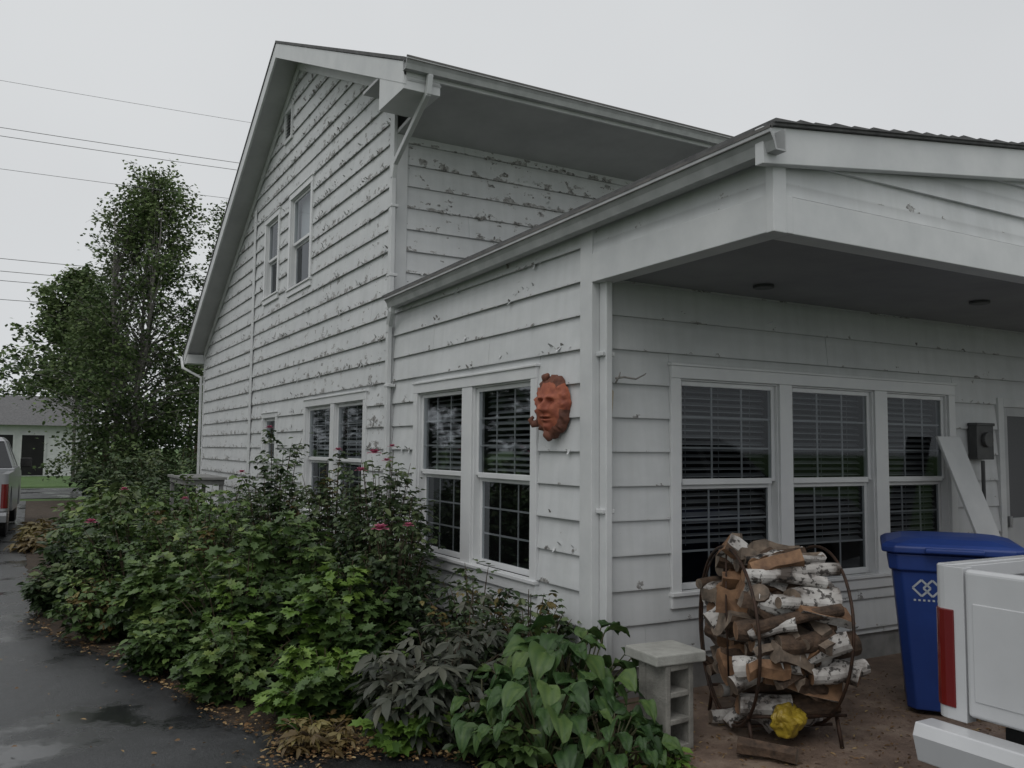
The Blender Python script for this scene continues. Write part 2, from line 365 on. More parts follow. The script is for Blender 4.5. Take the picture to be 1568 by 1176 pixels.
def window(name,mp,u0,u1,z0,z1,units,trim=.085,grid=(3,3),blinds='upper',mid=None,bm='blind_dark',sill=True,lowgrid=True):
    root=empty(name,house)
    mb=MB()
    def bx(a,b,c,d,o0,o1,mi=0): 
        p,q=mp(a,c,o0),mp(b,d,o1); mb.box(p,q,mi)
    bx(u0,u1,z1-trim,z1,-.09,.040); bx(u0,u1,z0,z0+trim,-.09,.040)
    bx(u0,u0+trim,z0+trim,z1-trim,-.09,.038); bx(u1-trim,u1,z0+trim,z1-trim,-.09,.038)
    if sill: bx(u0-.01,u1+.01,z0+trim-.004,z0+trim+.022,-.02,.058)
    bx(u0-.012,u1+.012,z1-.001,z1+.018,-.01,.052)
    gl=MB(); bl=MB(); bk=MB()
    m=mid if mid else (z0+z1)/2
    for i,(a,b) in enumerate(units):
        if i>0: bx(units[i-1][1],a,z0+trim,z1-trim,-.09,.034)
        f=.034; zt,zb_=z1-trim,z0+trim+.018
        for (p0,p1,q0,q1,o0,o1) in ((a,a+.012,zb_,zt,-.08,.015),(b-.012,b,zb_,zt,-.08,.015),(a,b,zt-.012,zt,-.08,.015)): bx(p0,p1,q0,q1,o0,o1)
        a2,b2=a+.012,b-.012
        for (p0,p1,q0,q1) in ((a2,a2+f,m,zt-.012),(b2-f,b2,m,zt-.012),(a2+f,b2-f,zt-.012-f,zt-.012),(a2+f,b2-f,m-.018,m+f-.01)): bx(p0,p1,q0,q1,-.045,-.008)
        for (p0,p1,q0,q1) in ((a2,a2+f,zb_,m-.0185),(b2-f,b2,zb_,m-.0185),(a2+f,b2-f,zb_,zb_+f+.012)): bx(p0,p1,q0,q1,-.075,-.0475)
        bx(a2+f,b2-f,m-.0185-.03,m-.0185,-.075,-.0475)
        nx,nz=grid
        for (q0,q1,oo,on) in ((m+f-.01,zt-.012-f,-.026,True),(zb_+f+.012,m-.05,-.062,lowgrid)):
            if not on: continue
            for j in range(1,nx):
                uu=a2+f+(b2-a2-2*f)*j/nx; bl.box(mp(uu-.007,q0,oo-.004),mp(uu+.007,q1,oo+.002),1)
            for j in range(1,nz):
                zz=q0+(q1-q0)*j/nz; bl.box(mp(a2+f,zz-.007,oo-.0035),mp(b2-f,zz+.007,oo+.0015),1)
        gl.face([mp(a2,m,-.018),mp(b2,m,-.018),mp(b2,zt,-.018),mp(a2,zt,-.018)])
        gl.face([mp(a2,zb_,-.055),mp(b2,zb_,-.055),mp(b2,m,-.055),mp(a2,m,-.055)])
        if blinds=='shade':
            bl.face([mp(a2,m,-.12),mp(b2,m,-.12),mp(b2,zt,-.12),mp(a2,zt,-.12)],2)
        elif blinds:
            zend= m-.05 if blinds=='upper' else (zb_ if blinds=='full' else m-.42-random.uniform(0,.06))
            z=zt-.02
            while z>zend:
                tl=.009+random.uniform(-.004,.004); sag=random.uniform(-.004,.004)
                o1,o2=(-.115,-.15)
                bl.face([mp(a2,z-tl,o1),mp(b2,z-tl+sag,o1),mp(b2,z+tl+sag,o2),mp(a2,z+tl,o2)],0)
                bl.face([mp(a2,z-tl-.006,o1),mp(b2,z-tl+sag-.006,o1),mp(b2,z-tl+sag,o1+.001),mp(a2,z-tl,o1+.001)],1 if random.random()<.6 else 0)
                z-=.046
            for uu in (a2+.15,(a2+b2)/2,b2-.15): bl.box(mp(uu-.002,zend,-.113),mp(uu+.002,zt,-.111),0)
        dd=-.6
        bk.face([mp(a,zb_-.02,dd),mp(b,zb_-.02,dd),mp(b,zt,dd),mp(a,zt,dd)])
        for (p,q) in (((a,zb_-.02),(a,zt)),((b,zb_-.02),(b,zt)),((a,zb_-.02),(b,zb_-.02)),((a,zt),(b,zt))):
            bk.face([mp(p[0],p[1],-.09),mp(q[0],q[1],-.09),mp(q[0],q[1],dd),mp(p[0],p[1],dd)])
    mb.build('frame_and_sashes',[M['vinyl']],root,bevel=.004)
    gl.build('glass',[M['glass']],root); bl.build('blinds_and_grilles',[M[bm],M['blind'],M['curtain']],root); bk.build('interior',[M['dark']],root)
    return root
YM,YB=3.5,13.75; PY,PZ=7.14,7.20; EYF,EZF=2.42,5.06; EYB,EZB=14.12,3.48
sF=(PZ-EZF)/(PY-EYF); sB=(PZ-EZB)/(EYB-PY)
def zr(y): return PZ-(PY-y)*sF if y<PY else PZ-(y-PY)*sB
def yl(z): return max(YM, PY-(PZ-.12-z)/sF) if z<PZ-.13 else PY-.01
def yh(z): return min(YB, PY+(PZ-.12-z)/sB) if z<PZ-.13 else PY+.01
SW=(.64,2.85,.58,2.19); LW=(4.14,6.46,.72,2.20); UA=(7.98,8.87,3.78,5.12); UB=(6.33,7.46,3.70,5.16)
SM=(7.83,8.70,1.30,2.10); VT=(7.45,7.86,6.02,6.52)
gh=[LW,UA,UB,SM,VT]
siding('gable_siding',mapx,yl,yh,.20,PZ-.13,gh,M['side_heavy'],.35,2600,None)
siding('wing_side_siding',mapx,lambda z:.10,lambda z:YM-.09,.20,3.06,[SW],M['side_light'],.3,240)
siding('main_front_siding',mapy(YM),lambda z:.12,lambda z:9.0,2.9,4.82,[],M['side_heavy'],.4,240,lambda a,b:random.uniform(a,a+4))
DW=(4.36,5.34,.10,2.10)
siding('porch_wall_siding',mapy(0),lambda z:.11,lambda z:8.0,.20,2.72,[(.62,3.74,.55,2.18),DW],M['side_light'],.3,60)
def wz(x): return 3.165+.130*(x+.16)
siding('porch_gable_siding',mapy(-1.55),lambda z:max(.0,(z-3.03)/.13-.16),lambda z:8.0,2.872,3.66,[],M['side_light'],.12,14,zo=2.86,ex=.195)
siding('porch_beam_side_siding',mapx,lambda z:-1.55,lambda z:.0,2.872,3.06,[],M['side_light'],0,zo=2.872,ex=.2)
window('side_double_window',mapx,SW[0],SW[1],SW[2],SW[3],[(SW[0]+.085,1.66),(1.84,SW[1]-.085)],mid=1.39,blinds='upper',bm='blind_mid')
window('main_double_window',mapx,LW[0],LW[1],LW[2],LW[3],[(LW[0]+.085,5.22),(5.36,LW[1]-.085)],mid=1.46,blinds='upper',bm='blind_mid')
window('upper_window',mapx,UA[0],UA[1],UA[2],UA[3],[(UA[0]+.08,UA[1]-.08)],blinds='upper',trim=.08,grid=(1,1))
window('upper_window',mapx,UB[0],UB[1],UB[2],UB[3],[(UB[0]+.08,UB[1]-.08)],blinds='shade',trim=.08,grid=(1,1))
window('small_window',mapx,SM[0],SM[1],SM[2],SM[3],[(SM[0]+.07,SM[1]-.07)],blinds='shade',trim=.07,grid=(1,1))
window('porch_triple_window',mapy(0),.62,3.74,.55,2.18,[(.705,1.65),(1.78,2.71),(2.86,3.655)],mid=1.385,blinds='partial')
mb=MB()
a,b,c,d=VT
for q in ((a,b,c,c+.05),(a,b,d-.05,d),(a,a+.05,c+.05,d-.05),(b-.05,b,c+.05,d-.05)): mb.box(mapx(q[0],q[2],-.02),mapx(q[1],q[3],.04))
z=c+.06
while z<d-.06:
    mb.face([mapx(a+.05,z,.03),mapx(b-.05,z,.03),mapx(b-.05,z+.045,-.02),mapx(a+.05,z+.045,-.02)]); z+=.05
mb.face([mapx(a,c,-.03),mapx(b,c,-.03),mapx(b,d,-.03),mapx(a,d,-.03)],1)
mb.build('gable_vent',[M['trim'],M['dark']],house)
mb=MB()
mb.box((.02,.0,-.1),(.12,14-.3,.2)); mb.box((.02,.02,-.1),(8,.12,.2))
mb.build('foundation',[M['found']],house)
mb=MB()
mb.box((8.9,0.1,0),(9.0,YB,5.0)); mb.box((.02,YB-.1,0),(9,YB,3.4)); mb.face([(.3,.1,.2),(8.9,.1,.2),(8.9,13.6,.2),(.3,13.6,.2)])
mb.box((6.0,-1.45,0),(6.1,-.03,2.71))  # added wall out of view, blocks light from the right to darken the porch
mb.build('rear_end_walls_and_light_blocker',[M['trim']],house)
mb=MB()
mb.box((-.034,-.036,.12),(.0,.10,3.05)); mb.box((-.002,-.034,.12),(.11,.0,2.70))
mb.box((-.034,YM-.088,.2),(0,YM-.002,3.06)); mb.box((-.036,YM-.034,3.0),(.0,YM+.085,5.05)); mb.box((.0,YM-.034,2.95),(.12,YM,4.8))
mb.box((-.034,YB-.1,.2),(0,YB,3.7))
mb.box((-.045,9.46,.25),(-.026,9.58,5.45))
mb.box((-.036,-1.586,2.68),(.10,-.038,2.87)); mb.box((.10,-1.584,2.68),(8,-1.45,2.868))
mb.box((-.040,-1.592,2.676),(.05,-1.54,3.06))
mb.build('corner_boards_and_beam',[M['trim']],house,bevel=.004)
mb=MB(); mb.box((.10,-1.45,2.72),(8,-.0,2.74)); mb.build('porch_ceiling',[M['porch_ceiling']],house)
mb=MB(); mb.tube([(1.12,-.40,2.70),(1.12,-.40,2.72)],.07,20); mb.tube([(2.9,-.8,2.70),(2.9,-.8,2.72)],.07,20); mb.build('ceiling_light',[M['meter']],house,bevel=.004)
mb=MB()
xo=-.36
def slab(y0,z0,y1,z1,t0,t1,x0,x1,mi): mb.prism([(x0,y0,z0+t0),(x0,y1,z1+t0),(x0,y1,z1+t1),(x0,y0,z0+t1)],(x1-x0,0,0),mi)
slab(EYF-.03,EZF-.01,PY,PZ,.0,.035,xo-.02,9.4,0); slab(EYB+.03,EZB-.01,PY,PZ,.0,.035,xo-.02,9.4,0)
slab(EYF,EZF,PY,PZ,-.03,-.002,xo,9.4,1); slab(EYB,EZB,PY,PZ,-.03,-.002,xo,9.4,1)
slab(EYF,EZF,PY,PZ,-.17,-.15,xo+.03,.0,1); slab(EYB,EZB,PY,PZ,-.17,-.15,xo+.03,.0,1)
mb.build('main_roof',[M['shingle'],M['soffit']],house)
mb=MB()
slab(EYF+.0,EZF,PY,PZ,-.21,-.004,xo-.01,xo+.02,0); slab(EYB,EZB,PY,PZ,-.21,-.004,xo-.01,xo+.02,0)
slab(YM,zr(YM),PY,PZ,-.31,-.172,-.045,-.02,0); slab(YB,zr(YB),PY,PZ,-.31,-.172,-.045,-.02,0)
mb.box((xo-.008,EYF,EZF-.13),(9.4,EYF+.03,EZF-.01)); 
mb.prism([(xo-.006,EYF+.005,EZF-.25),(xo-.006,EYF+.62,EZF-.25),(xo-.006,EYF+.62,zr(EYF+.62)-.16),(xo-.006,EYF+.005,EZF-.02)],(.36,0,0))
mb.box((xo-.008,EYB-.03,EZB-.2),(9.4,EYB-.0,EZB-.01)); mb.box((xo,YB,EZB-.2),(-.03,EYB-.03,EZB-.02))
mb.build('rake_boards_and_fascia',[M['trim']],house,bevel=.004)
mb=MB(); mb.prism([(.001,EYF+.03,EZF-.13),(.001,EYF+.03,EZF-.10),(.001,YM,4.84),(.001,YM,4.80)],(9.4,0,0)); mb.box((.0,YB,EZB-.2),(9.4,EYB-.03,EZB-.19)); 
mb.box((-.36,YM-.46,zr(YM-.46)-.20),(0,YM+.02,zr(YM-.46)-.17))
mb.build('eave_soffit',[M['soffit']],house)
def gutter(name,axis,a0,a1,edge,ztop,mat,sc_=1.,slope=0.):
    mb=MB(); prof=[(0,0),(.0,-.105),(.065,-.105),(.08,-.06),(.10,-.03),(.10,0),(.092,0),(.088,-.03),(.07,-.055),(.058,-.097),(.008,-.097),(.008,0)]
    P=[]
    for (o,z) in prof:
        o*=sc_; z*=sc_
        P.append((a0,edge-o,ztop+z) if axis=='x' else (edge-o,a0,ztop+z))
    mb.prism(P,(a1-a0,0,0) if axis=='x' else (0,a1-a0,0))
    o0,o1=edge-.103*sc_,edge-.085*sc_
    if axis=='x': mb.box((a0,o0,ztop-.012),(a1,o1,ztop+.004),1); mb.box((a0,edge-.106*sc_,ztop-.032),(a1,edge-.098*sc_,ztop-.026),1)
    else: mb.box((o0,a0,ztop-.012),(o1,a1,ztop+.004),1); mb.box((edge-.105*sc_,a0,ztop-.036),(edge-.098*sc_,a1,ztop-.031),1)
    mb.v=[(x,y,z+(slope*(y-a0) if axis=='y' else 0)) for x,y,z in mb.v]
    return mb.build(name,[mat,M['gutter_dark']],house)
gutter('main_gutter','x',xo-.02,9.4,EYF-.001,EZF+.01,M['gutter'])
gutter('wing_gutter','y',-1.70,3.30,-.065,3.145,M['gutter'],1.05,-.014)
gutter('rear_gutter','x',xo-.02,9.4,EYB+.12,EZB+.0,M['gutter'])
mb=MB()
YG=-1.64
mb.prism([(-.13,YG-.02,wz(-.13)),(5,YG-.02,wz(5)),(5,YG-.02,wz(5)+.018),(-.13,YG-.02,wz(-.13)+.018)],(0,YM-YG,0),0)
mb.prism([(5,YG-.02,wz(5)),(10,YG-.02,wz(0)),(10,YG-.02,wz(0)+.018),(5,YG-.02,wz(5)+.018)],(0,YM-YG,0),0)
x=-.1
while x<5:
    w_=random.uniform(.10,.17)
    mb.prism([(x,YG-.032,wz(x)+.014),(x+w_,YG-.032,wz(x+w_)+.014),(x+w_,YG-.032,wz(x+w_)+.019),(x,YG-.032,wz(x)+.026+random.uniform(0,.012))],(0,5.1,0),0); x+=w_
mb.v=[(x,y,z-.014*(y-YG)*max(0,1-max(0,x)/3)) for x,y,z in mb.v]
mb.build('wing_roof',[M['shingle']],house)
mb=MB()
mb.prism([(-.155,YG,wz(-.155)-.185),(5,YG,wz(5)-.185),(5,YG,wz(5)-.002),(-.155,YG,wz(-.155)-.002)],(0,.055,0))
mb.prism([(5,YG,wz(5)-.185),(9,YG,wz(1)-.185),(9,YG,wz(1)-.002),(5,YG,wz(5)-.002)],(0,.055,0))
mb.prism([(-.064,-1.58,3.055),(-.064,3.40,2.985),(-.064,3.40,3.06),(-.064,-1.58,3.14)],(.063,0,0))
mb.build('wing_fascia',[M['trim']],house,bevel=.004)
mb=MB()
def dsp(pts,w=.062,d=.045,mi=0):
    for i in range(len(pts)-1):
        p,q=Vector(pts[i]),Vector(pts[i+1]); t=(q-p).normalized(); s=Vector((0,1,0)) if abs(t.y)<.9 else Vector((0,0,1)); s=(s-t*s.dot(t)).normalized(); n=t.cross(s)
        p=p-t*.01;q=q+t*.01
        mb.prism([p+s*w/2+n*d/2,p-s*w/2+n*d/2,p-s*w/2-n*d/2,p+s*w/2-n*d/2],q-p,mi)
dsp([(-.14,2.36,4.95),(-.14,2.40,4.80),(-.075,3.33,4.44),(-.075,3.38,4.30),(-.075,3.38,3.10)])
dsp([(-.11,3.24,2.99),(-.11,3.26,2.93),(-.075,3.40,2.82),(-.075,3.41,2.74),(-.075,3.41,.2)])
dsp([(.05,-.075,2.68),(.05,-.075,.15)],.075,.05)
dsp([(-.4,14.2,3.4),(-.4,14.0,3.2),(-.06,13.85,3.0),(-.06,13.8,.3)])
for z in (4.0,3.3,2.2,1.3): mb.box((-.102,3.34,z),(-.02,3.45,z+.03))
for z in (2.2,1.2): mb.box((0.0,-.105,z),(.1,-.03,z+.03))
mb.build('downspouts',[M['trim']],house,bevel=.006)
mb=MB()
a,b,c,d=DW
mb.box((a,-.04,c),(a+.08,.02,d)); mb.box((b-.08,-.04,c),(b,.02,d)); mb.box((a+.08,-.04,d-.08),(b-.08,.02,d)); mb.box((a+.08,-.02,c),(b-.08,.0,1.03),1); mb.box((a+.08,-.02,1.03),(a+.16,.0,d-.08),1); mb.box((b-.16,-.02,1.03),(b-.08,.0,d-.08),1); mb.box((a+.16,-.02,d-.16),(b-.16,.0,d-.08),1)
mb.box((a+.16,-.008,1.03),(b-.16,-.004,d-.16),2); mb.box((a+.1,-.06,.95),(a+.13,-.02,1.05),3)
mb.build('storm_door',[M['trim'],M['door'],M['screen'],M['chrome']],house,bevel=.003)
mb=MB()
mb.face([(.118,-.0285,1.60),(.136,-.0285,1.64),(.131,-.0285,1.80),(.145,-.0285,1.98),(.118,-.0285,2.02)])
mb.build('rust_stain',[M['stain']],house)
mb=MB()
mb.tube([(.10,-.11,2.06),(.16,-.12,2.07),(.24,-.14,2.06),(.30,-.15,2.09),(.315,-.15,2.10)],[.008,.007,.006,.005,.003],6)
mb.tube([(.10,-.11,2.03),(.12,-.12,2.07),(.13,-.12,2.10)],[.006,.006,.004],6)
mb.build('broken_vine_twig',[M['bare']],house,smooth=True)  # broken vine twig sticking out by the wall corner
r=empty('electric_meter_box'); mb=MB(); mb.box((3.92,-.11,1.55),(4.16,-.03,1.85)); mb.box((3.91,-.12,1.84),(4.17,-.03,1.865)); mb.tube([(4.04,-.11,1.72),(4.04,-.145,1.72)],.065,20)
mb.tube([(4.04,-.08,1.54),(4.04,-.08,.2)],.016,10); mb.build('box',[M['meter']],r,bevel=.006)
r=empty('leaning_board'); mb=MB()
mb.prism([(3.36,-.10,1.74),(3.66,-.10,1.74),(3.92,-.62,.02),(3.62,-.62,.02)],(0,-.025,0)); mb.build('board',[M['trim']],r,bevel=.004)
# ------------------------------------------------------------------ terracotta mask
def mask():
    root=empty('terracotta_face_mask'); nu,nv=84,80; V=[];F=[];MI=[]
    hw,hh=.165,.215
    def g(u,v,u0,v0,su,sv): return math.exp(-((u-u0)/su)**2-((v-v0)/sv)**2)
    for j in range(nv+1):
        for i in range(nu):
            rr=j/nv; a=2*math.pi*i/nu
            rim=1+.035*math.sin(7*a)+.02*math.sin(13*a+1)+.015*math.sin(23*a)
            u=math.cos(a)*rr*rim; v=math.sin(a)*rr*rim
            h=.085*math.sqrt(max(0,1-min(1,rr)**2.6))
            fu,fv=u,v
            h+=.048*g(fu,fv,0,-.02,.10,.20)+.030*g(fu,fv,0,-.13,.18,.07)
            h+=.024*g(fu,fv,.30,.26,.22,.07)+.024*g(fu,fv,-.30,.26,.22,.07)
            h-=.038*g(fu,fv,.28,.12,.15,.09)+.038*g(fu,fv,-.28,.12,.15,.09)
            h+=.020*g(fu,fv,.28,.11,.09,.055)+.020*g(fu,fv,-.28,.11,.09,.055)
            h+=.022*g(fu,fv,0,-.33,.24,.045)+.022*g(fu,fv,0,-.45,.20,.05)-.028*g(fu,fv,0,-.39,.22,.022)
            h+=.020*g(fu,fv,.42,-.12,.2,.18)+.020*g(fu,fv,-.42,-.12,.2,.18)+.02*g(fu,fv,0,-.66,.2,.12)
            ed=max(0,(rr-.74)/.26); h+=ed*(.014*math.sin(17*a+9*rr)+.010*math.sin(29*a-14*rr)+.014)
            if rr>.995: h=0
            V.append((-.0-h,-u*hw,v*hh))
    for j in range(nv):
        for i in range(nu):
            p=j*nu+i; q=j*nu+(i+1)%nu; F.append((p,q,q+nu,p+nu)); a=2*math.pi*i/nu; MI.append(1 if (j>nv*.76 and (math.sin(a)<-.2 or math.sin(a)>.7)) else 0)
    me=bpy.data.meshes.new('face'); me.from_pydata(V,[],F); me.materials.append(M['terra']); me.materials.append(M['terra_dark']); me.polygons.foreach_set("material_index",MI); me.polygons.foreach_set("use_smooth",[True]*len(F)); me.update()
    o=bpy.data.objects.new('face',me); col.objects.link(o); o.parent=root
    mb=MB()
    mb.tube([(-.03,.13,-.11),(-.05,.17,-.12),(-.06,.19,-.09),(-.05,.17,-.07)],[.03,.026,.02,.012],10)
    mb.tube([(-.02,.02,-.17),(-.05,.01,-.20),(-.05,-.01,-.23)],[.045,.036,.018],10)
    mb.tube([(-.02,.05,.17),(-.05,.04,.20),(-.05,.01,.215)],[.035,.03,.012],10)
    mb.build('curls',[M['terra_dark']],root,smooth=True)
    root.location=(-.045,.385,1.895); root.rotation_euler=(0,0,math.radians(8))
mask()
def rotz(cx,cy,a):
    ca,sa=math.cos(a),math.sin(a)
    return lambda p:(cx+p[0]*ca-p[1]*sa,cy+p[0]*sa+p[1]*ca,p[2])
r=empty('cinder_block_stand'); mb=MB(); T=rotz(-.07,-.80,math.radians(6))
w=.105
zz=[.0,.035,.145,.175,.285,.315,.425,.46]
mb.box((-w,.05,0),(w,w,.46),0,T); mb.box((-w,-w,0),(-w+.035,.05,.46),0,T); mb.box((w-.035,-w,0),(w,.05,.46),0,T)
for i in range(0,8,2): mb.box((-w+.035,-w,zz[i]),(w-.035,.05,zz[i+1]),0,T)
mb.build('block',[M['block']],r,bevel=.006)
mb=MB(); T2=rotz(-.06,-.78,math.radians(-3)); mb.box((-.165,-.15,.462),(.165,.15,.52),0,T2); mb.build('cap_slab',[M['blockcap']],r,bevel=.008)
# ------------------------------------------------------------------ firewood rack
def firewood():
    root=empty('firewood_rack'); ax=math.radians(-24); C=Vector((.70,-.86,.54)); A=Vector((math.cos(ax),math.sin(ax),0)); B=Vector((-math.sin(ax),math.cos(ax),0)); U=Vector((0,0,1))
    mb=MB(); R=.50
    for s,tl in ((-.29,.0),(.22,.06)):
        mb.tube([C+A*(s+tl*math.sin(t))+B*math.cos(t)*R+U*math.sin(t)*R for t in [2*math.pi*k/48 for k in range(49)]],.009,8,caps=False)
    mb.tube([C+A*(-.282)+B*math.cos(t)*(R-.018)+U*math.sin(t)*(R-.018) for t in [2*math.pi*k/48 for k in range(49)]],.006,8,caps=False)
    for t in (-2.3,-1.9,-1.25,-.85): 
        p=C+B*math.cos(t)*R+U*math.sin(t)*R; mb.tube([p-A*.30,p+A*.26],.009,8)
    for s in (-.28,.22):
        mb.tube([C+A*s+B*.30-U*.39,C+A*s+B*.36-U*.54],.011,8); mb.tube([C+A*s-B*.30-U*.39,C+A*s-B*.36-U*.54],.011,8)
    mb.tube([C-A*.29+U*R,C-A*.33-B*.1+U*.2,C-A*.34-B*.16-U*.2],.006,6)
    mb.build('hoops',[M['steel']],root,smooth=True)
    lg=MB(); pos=[]; tries=0
    while len(pos)<70 and tries<14000:
        tries+=1; rad=random.uniform(.058,.098) if tries<4000 else random.uniform(.032,.055); ang=random.uniform(0,6.283); q=math.sqrt(random.random())*(R-rad*.8-.012); b,u=math.cos(ang)*q,math.sin(ang)*q
        if all((b-x)**2+(u-y)**2>((rad+rr)*.80)**2 for x,y,rr in pos): pos.append((b,u,rad))
    items=[]
    for (b,u,rad) in pos:
        k=2 if random.random()<.5 else 1
        for j in range(k):
            s0=random.uniform(-.08,.06) if k==1 else (-.16 if j==0 else .14)+random.uniform(-.07,.07)
            L=random.uniform(.38,.50) if k==1 else random.uniform(.22,.32)
            items.append((s0,b+random.gauss(0,.012),u+random.gauss(0,.012),rad*random.uniform(.85,1.12),L,.36 if k==2 else .13))
    for i in range(8): items.append((random.uniform(-.2,.2),random.uniform(-.24,.24),.42+random.uniform(-.03,.03),random.uniform(.04,.065),random.uniform(.22,.34),.4))
    for i in range(14): items.append((-.22+random.uniform(-.05,.05),random.uniform(-.38,.30),random.uniform(-.38,.32),random.uniform(.05,.075),random.uniform(.18,.28),.8))
    for i in range(10): items.append((random.uniform(-.1,.18),random.uniform(-.42,-.32),random.uniform(-.25,.25),random.uniform(.05,.075),random.uniform(.24,.34),.55))
    for (s0,b,u,rad,L,jt) in items:
        tilt=Vector((random.gauss(0,jt),random.gauss(0,jt),random.gauss(0,jt*.9)))
        d=(A+tilt).normalized(); c=C+A*s0+B*b+U*u; kind=random.random()
        if c.z-rad<.02: c.z=rad+.02
        if kind<.48:
            n=6; bow=Vector((random.gauss(0,.010),random.gauss(0,.010),random.gauss(0,.010))); pts=[c+d*(L*(k/(n-1)-.5))+bow*math.sin(math.pi*k/(n-1)) for k in range(n)]
            lg.tube(pts,[rad*random.uniform(.86,1.08) for _ in range(n)],12,0 if random.random()<.68 else 1,True,random.choice([2,3,3]))
        else:
            x=d.cross(U).normalized(); y=d.cross(x); a0=random.uniform(0,6.28); span=random.choice([1.3,1.8,2.4,3.14]); k=6
            rr=rad*1.3
            poly=[Vector((0,0,0))]+[x*math.cos(a0+span*i/(k-1))*rr*random.uniform(.8,1.1)+y*math.sin(a0+span*i/(k-1))*rr*random.uniform(.9,1.05) for i in range(k)]
            cen=sum(poly,Vector())/len(poly); poly=[p-cen+c-d*L/2 for p in poly]
            rings=[]; tw=random.gauss(0,.15); nr=5
            for q in range(nr):
                f=q/(nr-1); off=Vector((random.gauss(0,.006),random.gauss(0,.006),random.gauss(0,.006))); sc2=random.uniform(.84,1.08)
                m_=Matrix.Rotation(tw*f,3,d); c0=c-d*L/2
                rings.append([c0+m_@((p-c0)*sc2)+d*L*f+off+Vector((random.gauss(0,.003),)*3) for p in poly])
            n0=len(lg.v); kk=len(poly)
            for rg in rings: lg.v+=[tuple(p) for p in rg]
            wm=2 if random.random()<.5 else 3; bm=0 if random.random()<.40 else 1
            lg.f.append([n0+i for i in range(kk)]); lg.m.append(wm); lg.f.append([n0+(nr-1)*kk+i for i in range(kk)][::-1]); lg.m.append(wm)
            for q in range(nr-1):
                for i in range(kk):
                    j=(i+1)%kk; lg.f.append([n0+q*kk+i,n0+q*kk+j,n0+(q+1)*kk+j,n0+(q+1)*kk+i]); lg.m.append(wm if (i==0 or j==0) else bm)
    lg.tube([(.16,-1.10,.06),(.27,-1.22,.05),(.34,-1.34,.045)],[.05,.042,.046],6,1,True,3)
    lg.build('logs',[M['bark_w'],M['bark_b'],M['wood'],M['wood2']],root,bevel=.003,seg=1)
    bpy.ops.mesh.primitive_ico_sphere_add(subdivisions=5,radius=.10,location=(0,0,0)); o=bpy.context.object; o.name='yellow_bag'; o.data.name='yellow_bag'
    for v in o.data.vertices:
        p=v.co*9; k=1-abs(mnoise.noise(p))*1.1+.5*abs(mnoise.noise(p*2.3))
        v.co*=.62+.5*k; v.co.z*=.75
    o.location=(.50,-1.14,.15); o.scale=(1.0,.6,1.1); o.data.materials.append(M['yellow']); o.parent=root
firewood()
def rbin():
    root=empty('recycling_bin'); mb=MB(); a=math.radians(-52); T=rotz(2.00,-1.10,a)
    def ring(z,wx,wy0,wy1,c=.05): return [(-wx+c,wy0,z),(wx-c,wy0,z),(wx,wy0+c,z),(wx,wy1-c,z),(wx-c,wy1,z),(-wx+c,wy1,z),(-wx,wy1-c,z),(-wx,wy0+c,z)]
    rings=[ring(.03,.27,-.26,.24),ring(.10,.275,-.27,.25),ring(.88,.34,-.35,.33),ring(.885,.36,-.37,.35),ring(.985,.365,-.375,.355),ring(.985,.34,-.35,.33),ring(.8,.33,-.34,.31)]
    def skin(rs,c0,c1):
        n=len(mb.v)
        for rg in rs: mb.v.extend(T(p) for p in rg)
        for i in range(len(rs)-1):
            for j in range(8): mb.f.append([n+i*8+j,n+i*8+(j+1)%8,n+(i+1)*8+(j+1)%8,n+(i+1)*8+j]); mb.m.append(0)
        if c0: mb.f.append([n+7-j for j in range(8)]); mb.m.append(0)
        if c1: mb.f.append([n+(len(rs)-1)*8+j for j in range(8)]); mb.m.append(0)
    skin(rings,True,False)
    skin([ring(z,.40-i,-.40+i,.375-i,.07) for i,z in ((0,.99),(0,1.03),(.03,1.05),(.12,1.075),(.22,1.085))],True,True)
    mb.box((-.25,.385,.96),(.25,.44,.99),0,T); mb.box((-.16,-.45,1.0),(.16,-.395,1.03),0,T)
    mb.build('body_and_lid',[M['bin']],root,bevel=.010,seg=3)
    lb=MB()
    def P(x,z):
        t=(z-.10)/.78; return T((x,-.27-.08*t-.003,z))
    for (cx,cz) in ((-.18,.78),(-.12,.78)):
        s=.05; w=.012
        for (x0,z0,x1,z1) in ((-s,0,0,s),(0,s,s,0),(s,0,0,-s),(0,-s,-s,0)):
            dx,dz=x1-x0,z1-z0; l=math.hypot(dx,dz); nx,nz=-dz/l*w/2,dx/l*w/2
            lb.face([P(cx+x0+nx,cz+z0+nz),P(cx+x1+nx,cz+z1+nz),P(cx+x1-nx,cz+z1-nz),P(cx+x0-nx,cz+z0-nz)])
    for k in range(6): lb.face([P(-.225+k*.026,.70),P(-.212+k*.026,.70),P(-.212+k*.026,.712),P(-.225+k*.026,.712)])
    lb.build('logo',[M['binlogo']],root)
    wb=MB()
    for s in (-1,1): wb.tube([T((s*.20,.26,.12)),T((s*.27,.26,.12))],.12,24)
    wb.build('wheels',[M['black']],root,bevel=.01)
rbin()
